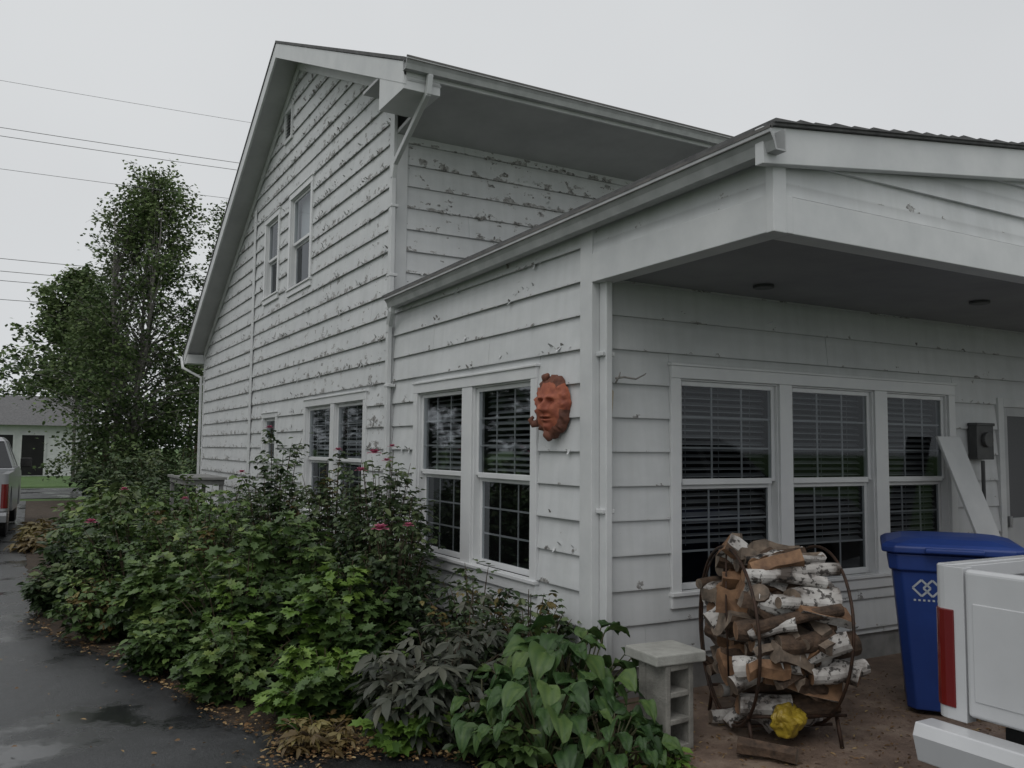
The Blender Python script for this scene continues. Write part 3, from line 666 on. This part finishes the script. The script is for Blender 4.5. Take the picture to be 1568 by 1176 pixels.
# ------------------------------------------------------------------ pickup
def pickup(name,loc,ang,pm,top=1.13):
    root=empty(name); root.location=loc; root.rotation_euler=(0,0,ang)
    W2=.95; zt=top; zb=.50
    def sidepoly(x0,x1,zlo,arches):
        pts=[(x0,zlo)]
        for (cx,r) in arches:
            for k in range(13):
                t=math.pi-math.pi*k/12; pts.append((cx+math.cos(t)*r,zlo-.05+math.sin(t)*r))
        pts.append((x1,zlo)); return pts
    mb=MB()
    for s in (-1,1):
        pts=sidepoly(0.06,1.95,zb,[(1.12,.43)])+[(1.95,zt),(0.06,zt)]
        mb.prism([(x,s*W2,z) for x,z in pts],(0,-s*.06,0),0)
        mb.box((0.06,s*(W2-.06),zt-.06),(1.95,s*(W2-.11),zt-.003),0)
        pr=[(.012+.06*(1-math.sin(t)),(W2-.06)+.06*math.cos(t)) for t in [0,.3,.6,.9,1.2,math.pi/2]]
        ring=[(x,s*y) for x,y in pr]+[(.012,s*(W2-.145)),(.075,s*(W2-.145)),(.075,s*(W2))]
        mb.prism([(x,y,zb) for x,y in ring],(0,0,zt-zb-.002),0)
    mb.box((1.90,-W2+.06,.55),(1.95,W2-.06,zt-.01),0)
    mb.build('body_sides',[pm],root,bevel=.018,seg=4)
    mb=MB()
    mb.box((.0,-W2+.153,zb+.03),(.05,W2-.153,zt-.004),0)
    mb.build('tailgate',[pm],root,bevel=.020,seg=4)
    mb=MB()
    mb.box((-.004,-W2+.19,zb+.10),(.003,W2-.19,zt-.14),0); mb.box((-.02,-.14,zt-.13),(.0,.14,zt-.05),1)
    mb.build('tailgate_panel_and_handle',[pm,M['black']],root,bevel=.0035,seg=3)
    mb=MB()
    for s in (-1,1):
        pts=sidepoly(1.98,5.25,.38,[(4.35,.45)])+[(5.25,.62),(5.22,.95),(5.1,1.05),(3.95,1.17),(1.98,1.17)]
        mb.prism([(x,s*W2,z) for x,z in pts],(0,-s*.3,0),0)
    mb.prism([(1.98,-W2+.3,.5),(3.9,-W2+.3,.5),(5.2,-W2+.3,.9),(5.2,-W2+.3,.95),(5.1,-W2+.3,1.05),(3.95,-W2+.3,1.17),(1.98,-W2+.3,1.17)],(0,2*W2-.6,0),0)
    mb.build('cab_and_hood',[pm],root,bevel=.022,seg=3)
    g=MB(); 
    def loft(z0,x0,x1,w0,z1,x2,x3,w1,mi): 
        P=[(x0,-w0,z0),(x1,-w0,z0),(x1,w0,z0),(x0,w0,z0),(x2,-w1,z1),(x3,-w1,z1),(x3,w1,z1),(x2,w1,z1)]
        n=len(g.v); g.v+=P
        for f in ((0,3,2,1),(4,5,6,7),(0,1,5,4),(1,2,6,5),(2,3,7,6),(3,0,4,7)): g.f.append([n+i for i in f]); g.m.append(mi)
    loft(1.17,2.0,3.9,.92,1.66,2.15,3.35,.76,1); loft(1.66,2.13,3.37,.775,1.74,2.25,3.2,.70,0)
    for (x0,x2) in ((2.0,2.15),(2.95,2.8),(3.84,3.30)):
        for s in (-1,1): g.prism([(x0-.0,s*.93,1.165),(x0+.08,s*.93,1.165),(x2+.07,s*.772,1.665),(x2-.01,s*.772,1.665)],(0,-s*.03,0),0)
    g.build('cab_glass_and_pillars',[pm,M['carglass']],root,bevel=.015)
    d=MB(); d.box((.06,-W2+.11,.60),(1.9,W2-.11,.64)); d.box((.1,-.7,.35),(5.0,.7,.5)); d.build('bed_liner_and_frame',[M['black']],root)
    l=MB()
    for s in (-1,1): 
        pr=[(.006+.066*(1-math.sin(t)),(W2-.06)+.066*math.cos(t)) for t in [0,.3,.6,.9,1.2,math.pi/2]]
        ring=[(x,s*y) for x,y in pr]+[(.006,s*(W2-.10)),(.06,s*(W2-.10)),(.12,s*(W2-.02)),(.12,s*(W2+.006))]
        l.prism([(x,y,zb+.05) for x,y in ring],(0,0,.40),0)
    l.build('tail_lamps',[M['red']],root,bevel=.004)
    b=MB(); b.prism([(-.12,-W2+.0,.49),(-.14,-W2+.0,.44),(-.11,-W2+.0,.33),(-.01,-W2+.0,.33),(-.01,-W2+.0,.49)],(0,2*W2,0),0)
    b.box((-.11,-W2+.45,.488),(-.02,W2-.45,.50),1); b.box((-.144,-.16,.35),(-.11,.16,.47),1)
    b.box((5.2,-W2,.40),(5.36,W2,.60),2); b.box((5.22,-.6,.66),(5.27,.6,.9),1); b.box((5.2,-.9,.68),(5.26,-.62,.9),2); b.box((5.2,.62,.68),(5.26,.9,.9),2)
    b.build('bumpers_and_grille',[pm,M['black'],M['chrome']],root,bevel=.025,seg=4)
    w=MB()
    for (cx) in (1.12,4.35):
        for s in (-1,1):
            w.tube([(cx,s*.70,.37),(cx,s*.72,.37),(cx,s*.90,.37),(cx,s*.92,.37)],[.33,.37,.37,.33],28,0); w.tube([(cx,s*.90,.37),(cx,s*.925,.37)],[.22,.19],20,1)
    w.build('wheels',[M['black'],M['chrome']],root)
    m=MB()
    for s in (-1,1): m.box((3.5,s*.98,1.15),(3.62,s*1.18,1.34))
    m.build('mirrors',[M['black']],root,bevel=.02)
    return root
pickup('pickup_truck',(.21,-2.20-.95,0),0,M['tw'],1.13)
pickup('pickup_truck',(-4.30,12.0,0),math.radians(88),M['ts'],1.12)
# ------------------------------------------------------------------ ground
def sheet(name,pts,z,mat,wob=0.):
    P=[]
    for i in range(len(pts)):
        a=Vector(pts[i]);b=Vector(pts[(i+1)%len(pts)]); k=max(1,int((b-a).length/.12)) if (wob and (b-a).length<9) else 1
        for j in range(k):
            p=a.lerp(b,j/k); P.append((p.x+(random.uniform(-wob,wob) if k>1 else 0),p.y+(random.uniform(-wob,wob) if k>1 else 0),z))
    me=bpy.data.meshes.new(name); me.from_pydata(P,[],[list(range(len(P)))]); me.materials.append(mat); me.update()
    o=bpy.data.objects.new(name,me); col.objects.link(o); return o
def soilmat():
    m,nt,b=newmat('soil_and_thatch'); f=noise(nt,6,6,.7); nt.links.new(ramp(nt,f,[(.3,(.022,.016,.011)),(.55,(.055,.038,.024)),(.8,(.11,.08,.05))]),b.inputs["Base Color"]); b.inputs["Roughness"].default_value=.9; bump(nt,b,noise(nt,30,6,.7),.9,.03); return m
def dirtmat():
    m,nt,b=newmat('damp_packed_dirt'); f=noise(nt,3,6,.7); nt.links.new(ramp(nt,f,[(.3,(.080,.054,.040)),(.5,(.17,.12,.09)),(.75,(.30,.235,.18))]),b.inputs["Base Color"]); b.inputs["Roughness"].default_value=.6; bump(nt,b,noise(nt,40,6,.7),.7,.012); return m
def asphaltmat():
    m,nt,b=newmat('wet_asphalt'); big=noise(nt,.9,5,.62); f=noise(nt,90,3,.6)
    base=ramp(nt,f,[(.3,(.016,.017,.018)),(.6,(.038,.040,.042)),(.8,(.10,.10,.10))])
    w=ramp(nt,big,[(.38,(.6,.6,.6)),(.6,(1.15,1.15,1.15))])
    nt.links.new(mulc(nt,base,w),b.inputs["Base Color"])
    nt.links.new(ramp(nt,big,[(.40,.10),(.47,.30),(.62,.42)]),b.inputs["Roughness"])
    bs=nd(nt,"ShaderNodeBump"); bs.inputs["Distance"].default_value=.006
    nt.links.new(ramp(nt,big,[(.40,.05),(.5,.55)]),bs.inputs["Strength"]); nt.links.new(noise(nt,130,4,.7),bs.inputs["Height"]); nt.links.new(bs.outputs[0],b.inputs["Normal"]); return m
def grassmat():
    m,nt,b=newmat('lawn_grass'); f=noise(nt,3,6,.7); nt.links.new(ramp(nt,f,[(.3,(.045,.095,.022)),(.7,(.10,.18,.045))]),b.inputs["Base Color"]); b.inputs["Roughness"].default_value=.9; bump(nt,b,noise(nt,20,6,.7),.8,.05); return m
M['soil']=soilmat();M['dirt']=dirtmat();M['asph']=asphaltmat();M['lawn']=grassmat()
sheet('ground',[(-400,-400),(400,-400),(400,600),(-400,600)],-.016,M['lawn'])
sheet('garden_soil',[(-3.6,-1.5),(0.6,-1.5),(.6,24),(-3.6,24)],-.012,M['soil'])
sheet('driveway',[(-9,-14),(12,-14),(12,-2.4),(.4,-2.1),(-.15,-1.35),(-.35,-1.0),(-.8,-.75),(-1.2,-.35),(-1.55,-.1),(-1.85,.3),(-2.05,.75),(-2.25,1.6),(-2.42,2.5),(-2.8,3.5),(-3.0,4.4),(-3.05,8),(-3.1,12),(-3.0,24),(-9,24)],-.004,M['asph'],.025)
sheet('porch_dirt',[(-.15,-1.35),(.4,-2.1),(12,-2.4),(12,.2),(-.3,.2),(-.3,-.9)],.0,M['dirt'],.0)
sheet('street',[(-200,25),(200,25),(200,32),(-200,32)],.002,M['asph'])
sheet('lawn',[(-200,33),(200,33),(200,120),(-200,120)],.004,M['lawn'])
# ------------------------------------------------------------------ planting
D=G
S=shrub
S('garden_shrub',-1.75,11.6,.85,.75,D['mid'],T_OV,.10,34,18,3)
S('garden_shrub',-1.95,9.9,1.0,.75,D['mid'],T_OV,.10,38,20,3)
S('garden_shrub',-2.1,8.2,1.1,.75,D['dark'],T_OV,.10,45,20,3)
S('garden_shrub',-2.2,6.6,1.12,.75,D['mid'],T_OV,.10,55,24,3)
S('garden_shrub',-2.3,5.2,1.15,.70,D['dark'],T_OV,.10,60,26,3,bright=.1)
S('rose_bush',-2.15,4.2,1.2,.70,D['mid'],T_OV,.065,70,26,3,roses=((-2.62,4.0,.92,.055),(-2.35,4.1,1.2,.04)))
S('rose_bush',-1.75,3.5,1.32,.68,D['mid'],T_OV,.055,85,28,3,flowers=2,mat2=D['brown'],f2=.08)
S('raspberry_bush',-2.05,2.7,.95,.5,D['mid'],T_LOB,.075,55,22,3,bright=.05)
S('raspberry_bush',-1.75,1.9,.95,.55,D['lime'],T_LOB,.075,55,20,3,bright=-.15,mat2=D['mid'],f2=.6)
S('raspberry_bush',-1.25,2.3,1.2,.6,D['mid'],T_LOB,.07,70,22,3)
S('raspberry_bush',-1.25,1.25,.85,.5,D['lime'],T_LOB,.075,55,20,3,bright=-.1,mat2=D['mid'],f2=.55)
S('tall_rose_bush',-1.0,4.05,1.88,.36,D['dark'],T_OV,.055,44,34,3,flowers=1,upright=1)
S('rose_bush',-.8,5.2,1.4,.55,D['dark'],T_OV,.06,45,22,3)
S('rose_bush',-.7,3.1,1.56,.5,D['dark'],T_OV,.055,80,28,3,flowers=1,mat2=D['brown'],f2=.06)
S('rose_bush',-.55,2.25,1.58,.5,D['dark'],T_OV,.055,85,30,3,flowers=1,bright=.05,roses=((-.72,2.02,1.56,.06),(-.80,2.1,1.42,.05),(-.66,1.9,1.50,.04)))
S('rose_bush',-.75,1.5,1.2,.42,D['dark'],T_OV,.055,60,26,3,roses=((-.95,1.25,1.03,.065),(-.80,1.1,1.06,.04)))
S('garden_shrub',-.9,7.0,1.3,.7,D['mid'],T_OV,.09,40,20,3,mat2=D['brown'],f2=.1)
S('garden_shrub',-1.1,8.9,1.3,.6,D['mid'],T_OV,.09,36,20,3)
S('rose_bush',-.4,.85,.90,.42,D['dark'],T_OV,.05,45,22,3,mat2=D['brown'],f2=.12)
S('rose_bush',-.35,.2,.78,.35,D['dark'],T_OV,.05,38,18,3,mat2=D['brown'],f2=.2)
S('peony_plant',-1.05,.05,.62,.42,D['peony'],T_LAN,.12,45,16,4,droop=.35)
S('peony_plant',-.75,.35,.66,.40,D['peony'],T_LAN,.12,40,16,4,droop=.35,mat2=D['dark'],f2=.3)
S('ground_cover_plant',-1.55,.55,.42,.38,D['lime'],T_LOB,.075,50,14,3,mat2=D['mid'],f2=.3)
S('ground_cover_plant',-1.92,1.25,.5,.38,D['mid'],T_LOB,.07,50,16,3)
S('ground_cover_plant',-2.2,2.2,.5,.38,D['mid'],T_OV,.065,50,18,3)
S('ground_cover_plant',-2.55,3.5,.55,.38,D['mid'],T_OV,.07,50,18,3,mat2=D['brown'],f2=.1)
S('ground_cover_plant',-2.75,4.9,.55,.34,D['dark'],T_OV,.08,45,18,3)
S('ground_cover_plant',-1.30,-.12,.28,.24,D['lime'],T_LOB,.07,26,10,3,bright=.15)
S('ground_cover_plant',-1.72,.12,.15,.25,D['brown'],T_LAN,.06,30,9,3)
S('dry_grass_clump',-2.75,12.5,.35,.45,D['brown'],T_LAN,.14,50,12,3,bright=.1); S('dry_grass_clump',-2.8,10.6,.3,.4,D['brown'],T_LAN,.14,40,12,3)
def hosta(cx,cy,n,L,hgt,name='hosta_plant'):
    root=empty(name); V=[];F=[];t=[];mb=MB()
    for i in range(n):
        az=i*2.399+random.uniform(-.3,.3); q=(i+.5)/n; reach=.08+q*hgt*.75; zz=hgt*(1.02-.55*q**1.4)*random.uniform(.8,1.1)
        b=Vector((cx+math.cos(az)*.03,cy+math.sin(az)*.03,0)); att=Vector((cx+math.cos(az)*reach,cy+math.sin(az)*reach,zz))
        mb.tube([b,b.lerp(att,.5)+Vector((0,0,.05)),att],[.006,.005,.004],5,caps=False)
        l=L*random.uniform(.6,1.15); w=l*random.uniform(.32,.42); d=Vector((math.cos(az),math.sin(az),0)); s=Vector((-math.sin(az),math.cos(az),0)); roll=random.gauss(0,.35)
        pitch0=.35-.5*q+random.gauss(0,.25); n0=len(V); NS,NW=9,7; p=att.copy(); tt=random.gauss(.5,.22)
        for a in range(NS+1):
            u=a/NS; ww=w*(math.sin(math.pi*min(1,u**.62))**.8 if 0<u<1 else 0.0); pt=pitch0-1.4*u
            if a>0: p=p+(d*math.cos(pt)+Vector((0,0,1))*math.sin(pt))*l/NS
            for k in range(NW):
                c=(k/(NW-1)-.5)*2
                lat=s*c*ww*math.cos(roll)+Vector((0,0,1))*(abs(c)*ww*.35+c*ww*math.sin(roll)+.010*math.sin(u*11+c*6+i))
                V.append(tuple(p+lat)); t.append(max(0,min(1,tt+.10*math.cos(c*9.4)+(.14 if abs(c)<.1 else 0)+(.25 if (i%7==0 and abs(c)>.8) else 0))))
        for a in range(NS):
            for k in range(NW-1): x=n0+a*NW+k; F.append((x,x+1,x+NW+1,x+NW))
    me=bpy.data.meshes.new('leaves'); me.from_pydata(V,[],F); me.materials.append(G['hosta']); me.polygons.foreach_set("use_smooth",[True]*len(F)); me.update()
    at=me.attributes.new("tint",'FLOAT','POINT'); at.data.foreach_set("value",t)
    o=bpy.data.objects.new('leaves',me); col.objects.link(o); o.parent=root; mb.build('stalks',[M['stem']],root)
hosta(-.52,-.42,46,.19,.52); hosta(-.58,-.98,30,.15,.26); hosta(-.78,-.70,44,.17,.42); hosta(-.38,-.36,24,.18,.60); hosta(-.98,-.40,28,.14,.34); hosta(-.42,-.95,22,.13,.18)
S('ground_cover_plant',-.85,-.55,.40,.35,D['mid'],T_OV,.07,36,14,3)
S('ground_cover_plant',-.30,-1.02,.14,.16,D['lime'],T_OV,.05,20,8,3,bright=.1)
ls=LeafSet(); n=1900
edge=np.array([(-.2,-1.2),(-.8,-.8),(-1.2,-.4),(-1.55,-.15),(-1.85,.3),(-2.05,.75),(-2.25,1.6),(-2.42,2.5),(-2.8,3.5),(-3.0,4.4),(-3.05,8)])
t=rng.random(n)*(len(edge)-1.001); i=t.astype(int); f=(t-i)[:,None]
P2=edge[i]*(1-f)+edge[i+1]*f+rng.normal(0,.06,(n,2))
k=650; P2[:k]=np.array([-1.66,.02])+rng.normal(0,1,(k,2))*np.array([.20,.11])
k2=150; P2[k:k+k2]=np.stack([rng.uniform(-3.4,-1,k2),rng.uniform(-1.6,3,k2)],1)
P=np.column_stack([P2,rng.uniform(.002,.03,n)]); az=rng.uniform(0,6.28,n)
ls.add(T_OV,P,np.stack([np.cos(az),np.sin(az),rng.uniform(-.1,.3,n)],1),np.stack([rng.normal(0,.4,n),rng.normal(0,.4,n),np.ones(n)],1),rng.uniform(.012,.04,n),rng.random(n))
ls.build('fallen_leaves',[G['dead']])
ls=LeafSet(); n=1500; P=np.stack([rng.uniform(-.2,2.4,n),rng.uniform(-1.9,-.1,n),rng.uniform(.003,.01,n)],1); az=rng.uniform(0,6.28,n)
ls.add(T_LAN,P,np.stack([np.cos(az),np.sin(az),np.zeros(n)],1),np.stack([rng.normal(0,.3,n),rng.normal(0,.3,n),np.ones(n)],1),rng.uniform(.008,.04,n),rng.random(n))
ls.build('bark_chips',[G['dead']])
r=empty('garden_table'); mb=MB(); mb.box((-1.0,9.5,1.08),(-.35,11.2,1.12)); mb.box((-.97,9.55,1.00),(-.38,11.15,1.078))
for x in (-.93,-.42):
    for y in (9.6,11.1): mb.box((x-.03,y-.03,-.01),(x+.03,y+.03,1.0))
mb.build('table',[M['tablewood']],r,bevel=.004)
# ------------------------------------------------------------------ trees
def tree(name,x,y,H,R,nclump,nleaf,leaf,mat,prof,seed,stems=3,trunk='trunk',droop=.5,lean=0,ub=.06):
    rs=np.random.default_rng(seed); rd=random.Random(seed); root=empty(name); mb=MB(); ls=LeafSet()
    tops=[]
    for s in range(stems):
        a=rd.uniform(0,6.28); tx,ty=x+math.cos(a)*R*.3*(s>0)+lean*H,y+math.sin(a)*R*.3*(s>0); hh=H*(.97 if s==0 else rd.uniform(.72,.88))
        pts=[Vector((x+math.cos(a)*.15*s+(tx-x)*(k/8)**1.1+rd.gauss(0,.05),y+math.sin(a)*.15*s+(ty-y)*(k/8)+rd.gauss(0,.05),hh*k/8)) for k in range(9)]
        mb.tube(pts,[.075*(1-k/8.4)*H/10+.006 for k in range(9)],8); tops.append(pts)
    for c in range(nclump):
        u=rs.random()**.85*(.99-ub)+ub; z=H*u; a=rs.uniform(0,2*np.pi); rr=R*prof(u)*(1+.22*math.sin(3*a+z*1.3)+.14*math.sin(5*a-z*2.1)); q=rr*(.25+.75*math.sqrt(rs.random()))*rs.uniform(.75,1.12)
        tp=tops[rd.randrange(stems)]; kk=min(8,max(0,u*.8*8)); i0=int(kk); base=tp[i0].lerp(tp[min(8,i0+1)],kk-i0) if tp[8].z>z*.8 else tops[0][i0]
        e=Vector((x+lean*z+math.cos(a)*q,y+math.sin(a)*q,z)); m=base.lerp(e,.55)+Vector((0,0,.25))
        mb.tube([base,m,e],[.02,.012,.005],4,caps=False)
        ns=rs.integers(5,10); cb=rs.normal(0,.14)
        for j in range(ns):
            t=rs.uniform(.45,1.05); p=np.array(base.lerp(m,t/.55) if t<.55 else m.lerp(e,(t-.55)/.45)); L=rs.uniform(.35,.9)*R/3.4
            d=np.array([math.cos(a)*.5+rs.normal(0,.7),math.sin(a)*.5+rs.normal(0,.7),rs.normal(.15,.45)]); d/=np.linalg.norm(d)
            end=p+d*L-np.array([0,0,droop*L*.6]); mid=(p+end)/2+np.array([0,0,.12*L])
            if j%3==0: mb.tube([p,mid,end],[.007,.004,.003],3,caps=False)
            n=int(nleaf*rs.uniform(.6,1.3)); tt=rs.random(n)[:,None]; P=p*(1-tt)**2+mid*2*tt*(1-tt)+end*tt**2+rs.normal(0,.10*R/3.4,(n,3))
            az=rs.uniform(0,2*np.pi,n); Dd=np.stack([np.cos(az),np.sin(az),rs.uniform(-1,.3,n)],1); N=np.stack([rs.normal(0,.6,n),rs.normal(0,.6,n),np.ones(n)],1)
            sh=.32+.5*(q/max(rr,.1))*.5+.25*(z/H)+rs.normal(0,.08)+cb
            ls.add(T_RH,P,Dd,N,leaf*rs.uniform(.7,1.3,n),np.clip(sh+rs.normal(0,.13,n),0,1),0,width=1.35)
    mb.build('trunk_and_branches',[M[trunk]],root,smooth=True); ls.build('crown',[mat],root)
def pb(u):
    return (min(1.,.55+u*1.6) if u<.5 else max(.05,1-((u-.5)/.53)**1.35))*(.82+.18*math.sin(u*23))
tree('birch_tree',-.25,25.2,10.8,3.7,350,14,.12,G['birch'],pb,3,4,lean=.055)
tree('birch_tree',3.0,27,10.8,2.6,110,14,.12,G['birch'],pb,5,2)
tree('background_tree',-1.2,38,9.6,3.8,150,14,.20,G['birch'],pb,8,2,ub=.42)
for k,(tx,ty) in enumerate(((-16,13),(-15,20),(-17,27),(-15.5,34),(-16,6))): tree('unseen_reflection_tree',tx,ty,8.5,4.2,70,9,.42,G['far'],pb,30+k,2)  # unseen trees added to darken the reflections in the side windows
S('hedge_shrub',-.9,22,1.7,1.2,D['dark'],T_OV,.13,60,22,3); S('hedge_shrub',.6,21,1.8,1.6,D['dark'],T_OV,.13,50,22,3); S('hedge_shrub',-.5,17.5,1.4,1.1,D['dark'],T_OV,.12,60,22,3); S('hedge_shrub',-1.0,14.5,1.0,.8,D['mid'],T_OV,.11,45,20,3)
ls=LeafSet(); rs=np.random.default_rng(21); mb=MB()
for i in range(30):
    cx=-30+i*2.2+rs.normal(0,1); cy=70+rs.normal(0,5); H=rs.uniform(7.5,11.5); R=rs.uniform(2.5,4.2)
    mb.tube([(cx,cy,0),(cx,cy,H*.6)],[.25,.1],6)
    for c in range(34):
        u=rs.uniform(.12,1); rr=R*math.sqrt(max(.02,1-((u-.5)/.55)**2)); a=rs.uniform(0,6.28); q=rr*math.sqrt(rs.random()); n=24
        P=np.array([cx+math.cos(a)*q,cy+math.sin(a)*q,H*u])+rs.normal(0,.6,(n,3)); az=rs.uniform(0,6.28,n)
        ls.add(T_RH,P,np.stack([np.cos(az),np.sin(az),rs.uniform(-.8,.4,n)],1),np.stack([rs.normal(0,.6,n),rs.normal(0,.6,n),np.ones(n)],1),rs.uniform(.3,.6,n),np.clip(.2+.4*u+rs.normal(0,.12)+rs.normal(0,.1,n),0,1),0,width=1.4)
r=empty('distant_trees'); ls.build('crowns',[G['far']],r); mb.build('trunks',[M['bark_b']],r)
r=empty('distant_house'); mb=MB(); mb.box((-11,46,0),(-.2,54,2.6),0)
mb.prism([(-11.4,45.6,2.6),(-11.4,54.4,2.6),(-11.4,50,4.3)],(11.6,0,0),1)
for (a,b,c,d) in ((-10,-8.8,.9,2.1),(-5,-3.6,.9,2.1),(-3.2,-2.2,.05,2.1)): mb.box((a-.1,45.94,c-.1),(b+.1,45.99,d+.1),0); mb.box((a,45.92,c),(b,45.95,d),2)
mb.build('house',[M['trim'],M['shingle'],M['dark']],r)
r=empty('utility_wires'); mb=MB()
def wire(p,q,sag,rad):
    p,q=Vector(p),Vector(q); mb.tube([p.lerp(q,t)-Vector((0,0,sag*4*t*(1-t))) for t in [k/24 for k in range(25)]],rad,5,0,False)
wire((-22,20,10.75),(14,20,11.35),.35,.005); wire((-22,20,9.75),(14,20,10.15),.45,.008); wire((-22,20,9.52),(14,20,9.95),.45,.008); wire((-22,20,8.65),(14,20,9.05),.4,.006)
for z in (13.4,12.6,12.0,10.8): wire((-40,58,z+.4),(20,58,z+.4),.5,.02)
mb.build('wires',[M['wire']],r)
for (px,py,h) in ((-22,20,11.5),(14,20,11.8)):
    r=empty('utility_pole'); mb=MB(); mb.tube([(px,py,0),(px,py,h)],[.16,.11],12); mb.box((px-.06,py-.9,h-.7),(px+.06,py+.9,h-.58)); mb.build('pole',[M['bark_b']],r)
# ------------------------------------------------------------------ world, sun, camera
w=bpy.data.worlds.new("World"); sc.world=w; w.use_nodes=True; nt=w.node_tree; bg=nt.nodes["Background"]
EL=math.radians(52)
sky=nd(nt,"ShaderNodeTexSky",sky_type='NISHITA'); sky.sun_disc=False; sky.sun_elevation=EL; sky.dust_density=4; sky.air_density=1.5
hs=nd(nt,"ShaderNodeHueSaturation"); hs.inputs["Saturation"].default_value=.2; hs.inputs["Value"].default_value=1.0; nt.links.new(sky.outputs[0],hs.inputs["Color"])
tc=nd(nt,"ShaderNodeTexCoord"); sp=nd(nt,"ShaderNodeSeparateXYZ"); nt.links.new(tc.outputs["Generated"],sp.inputs[0])
g=ramp(nt,sp.outputs[2],[(0,(.645,.665,.685)),(.25,(.63,.645,.66)),(.5,(.635,.65,.665)),(1,(.96,.965,.98))])
cl=ramp(nt,noise(nt,1.6,4,.5,vec=tc.outputs["Generated"]),[(.3,(.94,.94,.945)),(.7,(1.05,1.05,1.045))])
mm=mulc(nt,g,cl)
vs=nd(nt,"ShaderNodeVectorMath",operation='SCALE'); vs.inputs[3].default_value=10.6; nt.links.new(mm,vs.inputs[0])
fin=mixc(nt,.93,hs.outputs[0],vs.outputs[0])
nt.links.new(fin,bg.inputs[0]); bg.inputs[1].default_value=.1
sd=bpy.data.lights.new("sun",'SUN'); sd.energy=.6; sd.angle=math.radians(35); sd.color=(1,.98,.96); so=bpy.data.objects.new("sun",sd); col.objects.link(so)
sdv=Vector((math.cos(EL)*-.80,math.cos(EL)*-.60,math.sin(EL))).normalized(); so.rotation_euler=sdv.to_track_quat('Z','Y').to_euler()
sky.sun_rotation=math.atan2(sdv.x,sdv.y)
cd=bpy.data.cameras.new("camera"); co=bpy.data.objects.new("camera",cd); col.objects.link(co); sc.camera=co
yaw,pit,rol=1.0548,.0758,.0093
F=Vector((math.cos(yaw)*math.cos(pit),math.sin(yaw)*math.cos(pit),math.sin(pit))); R=Vector((math.sin(yaw),-math.cos(yaw),0)); U=R.cross(F)
R2=R*math.cos(rol)+U*math.sin(rol); U2=-R*math.sin(rol)+U*math.cos(rol)
mt=Matrix((R2,U2,-F)).transposed().to_4x4(); mt.translation=Vector((-3.185,-4.5576,1.6)); co.matrix_world=mt
cd.sensor_width=36; cd.lens=1317.2/1568*36; cd.clip_end=1500; cd.clip_start=.05
sc.view_settings.view_transform='Standard'; sc.view_settings.look='None'; sc.view_settings.exposure=0
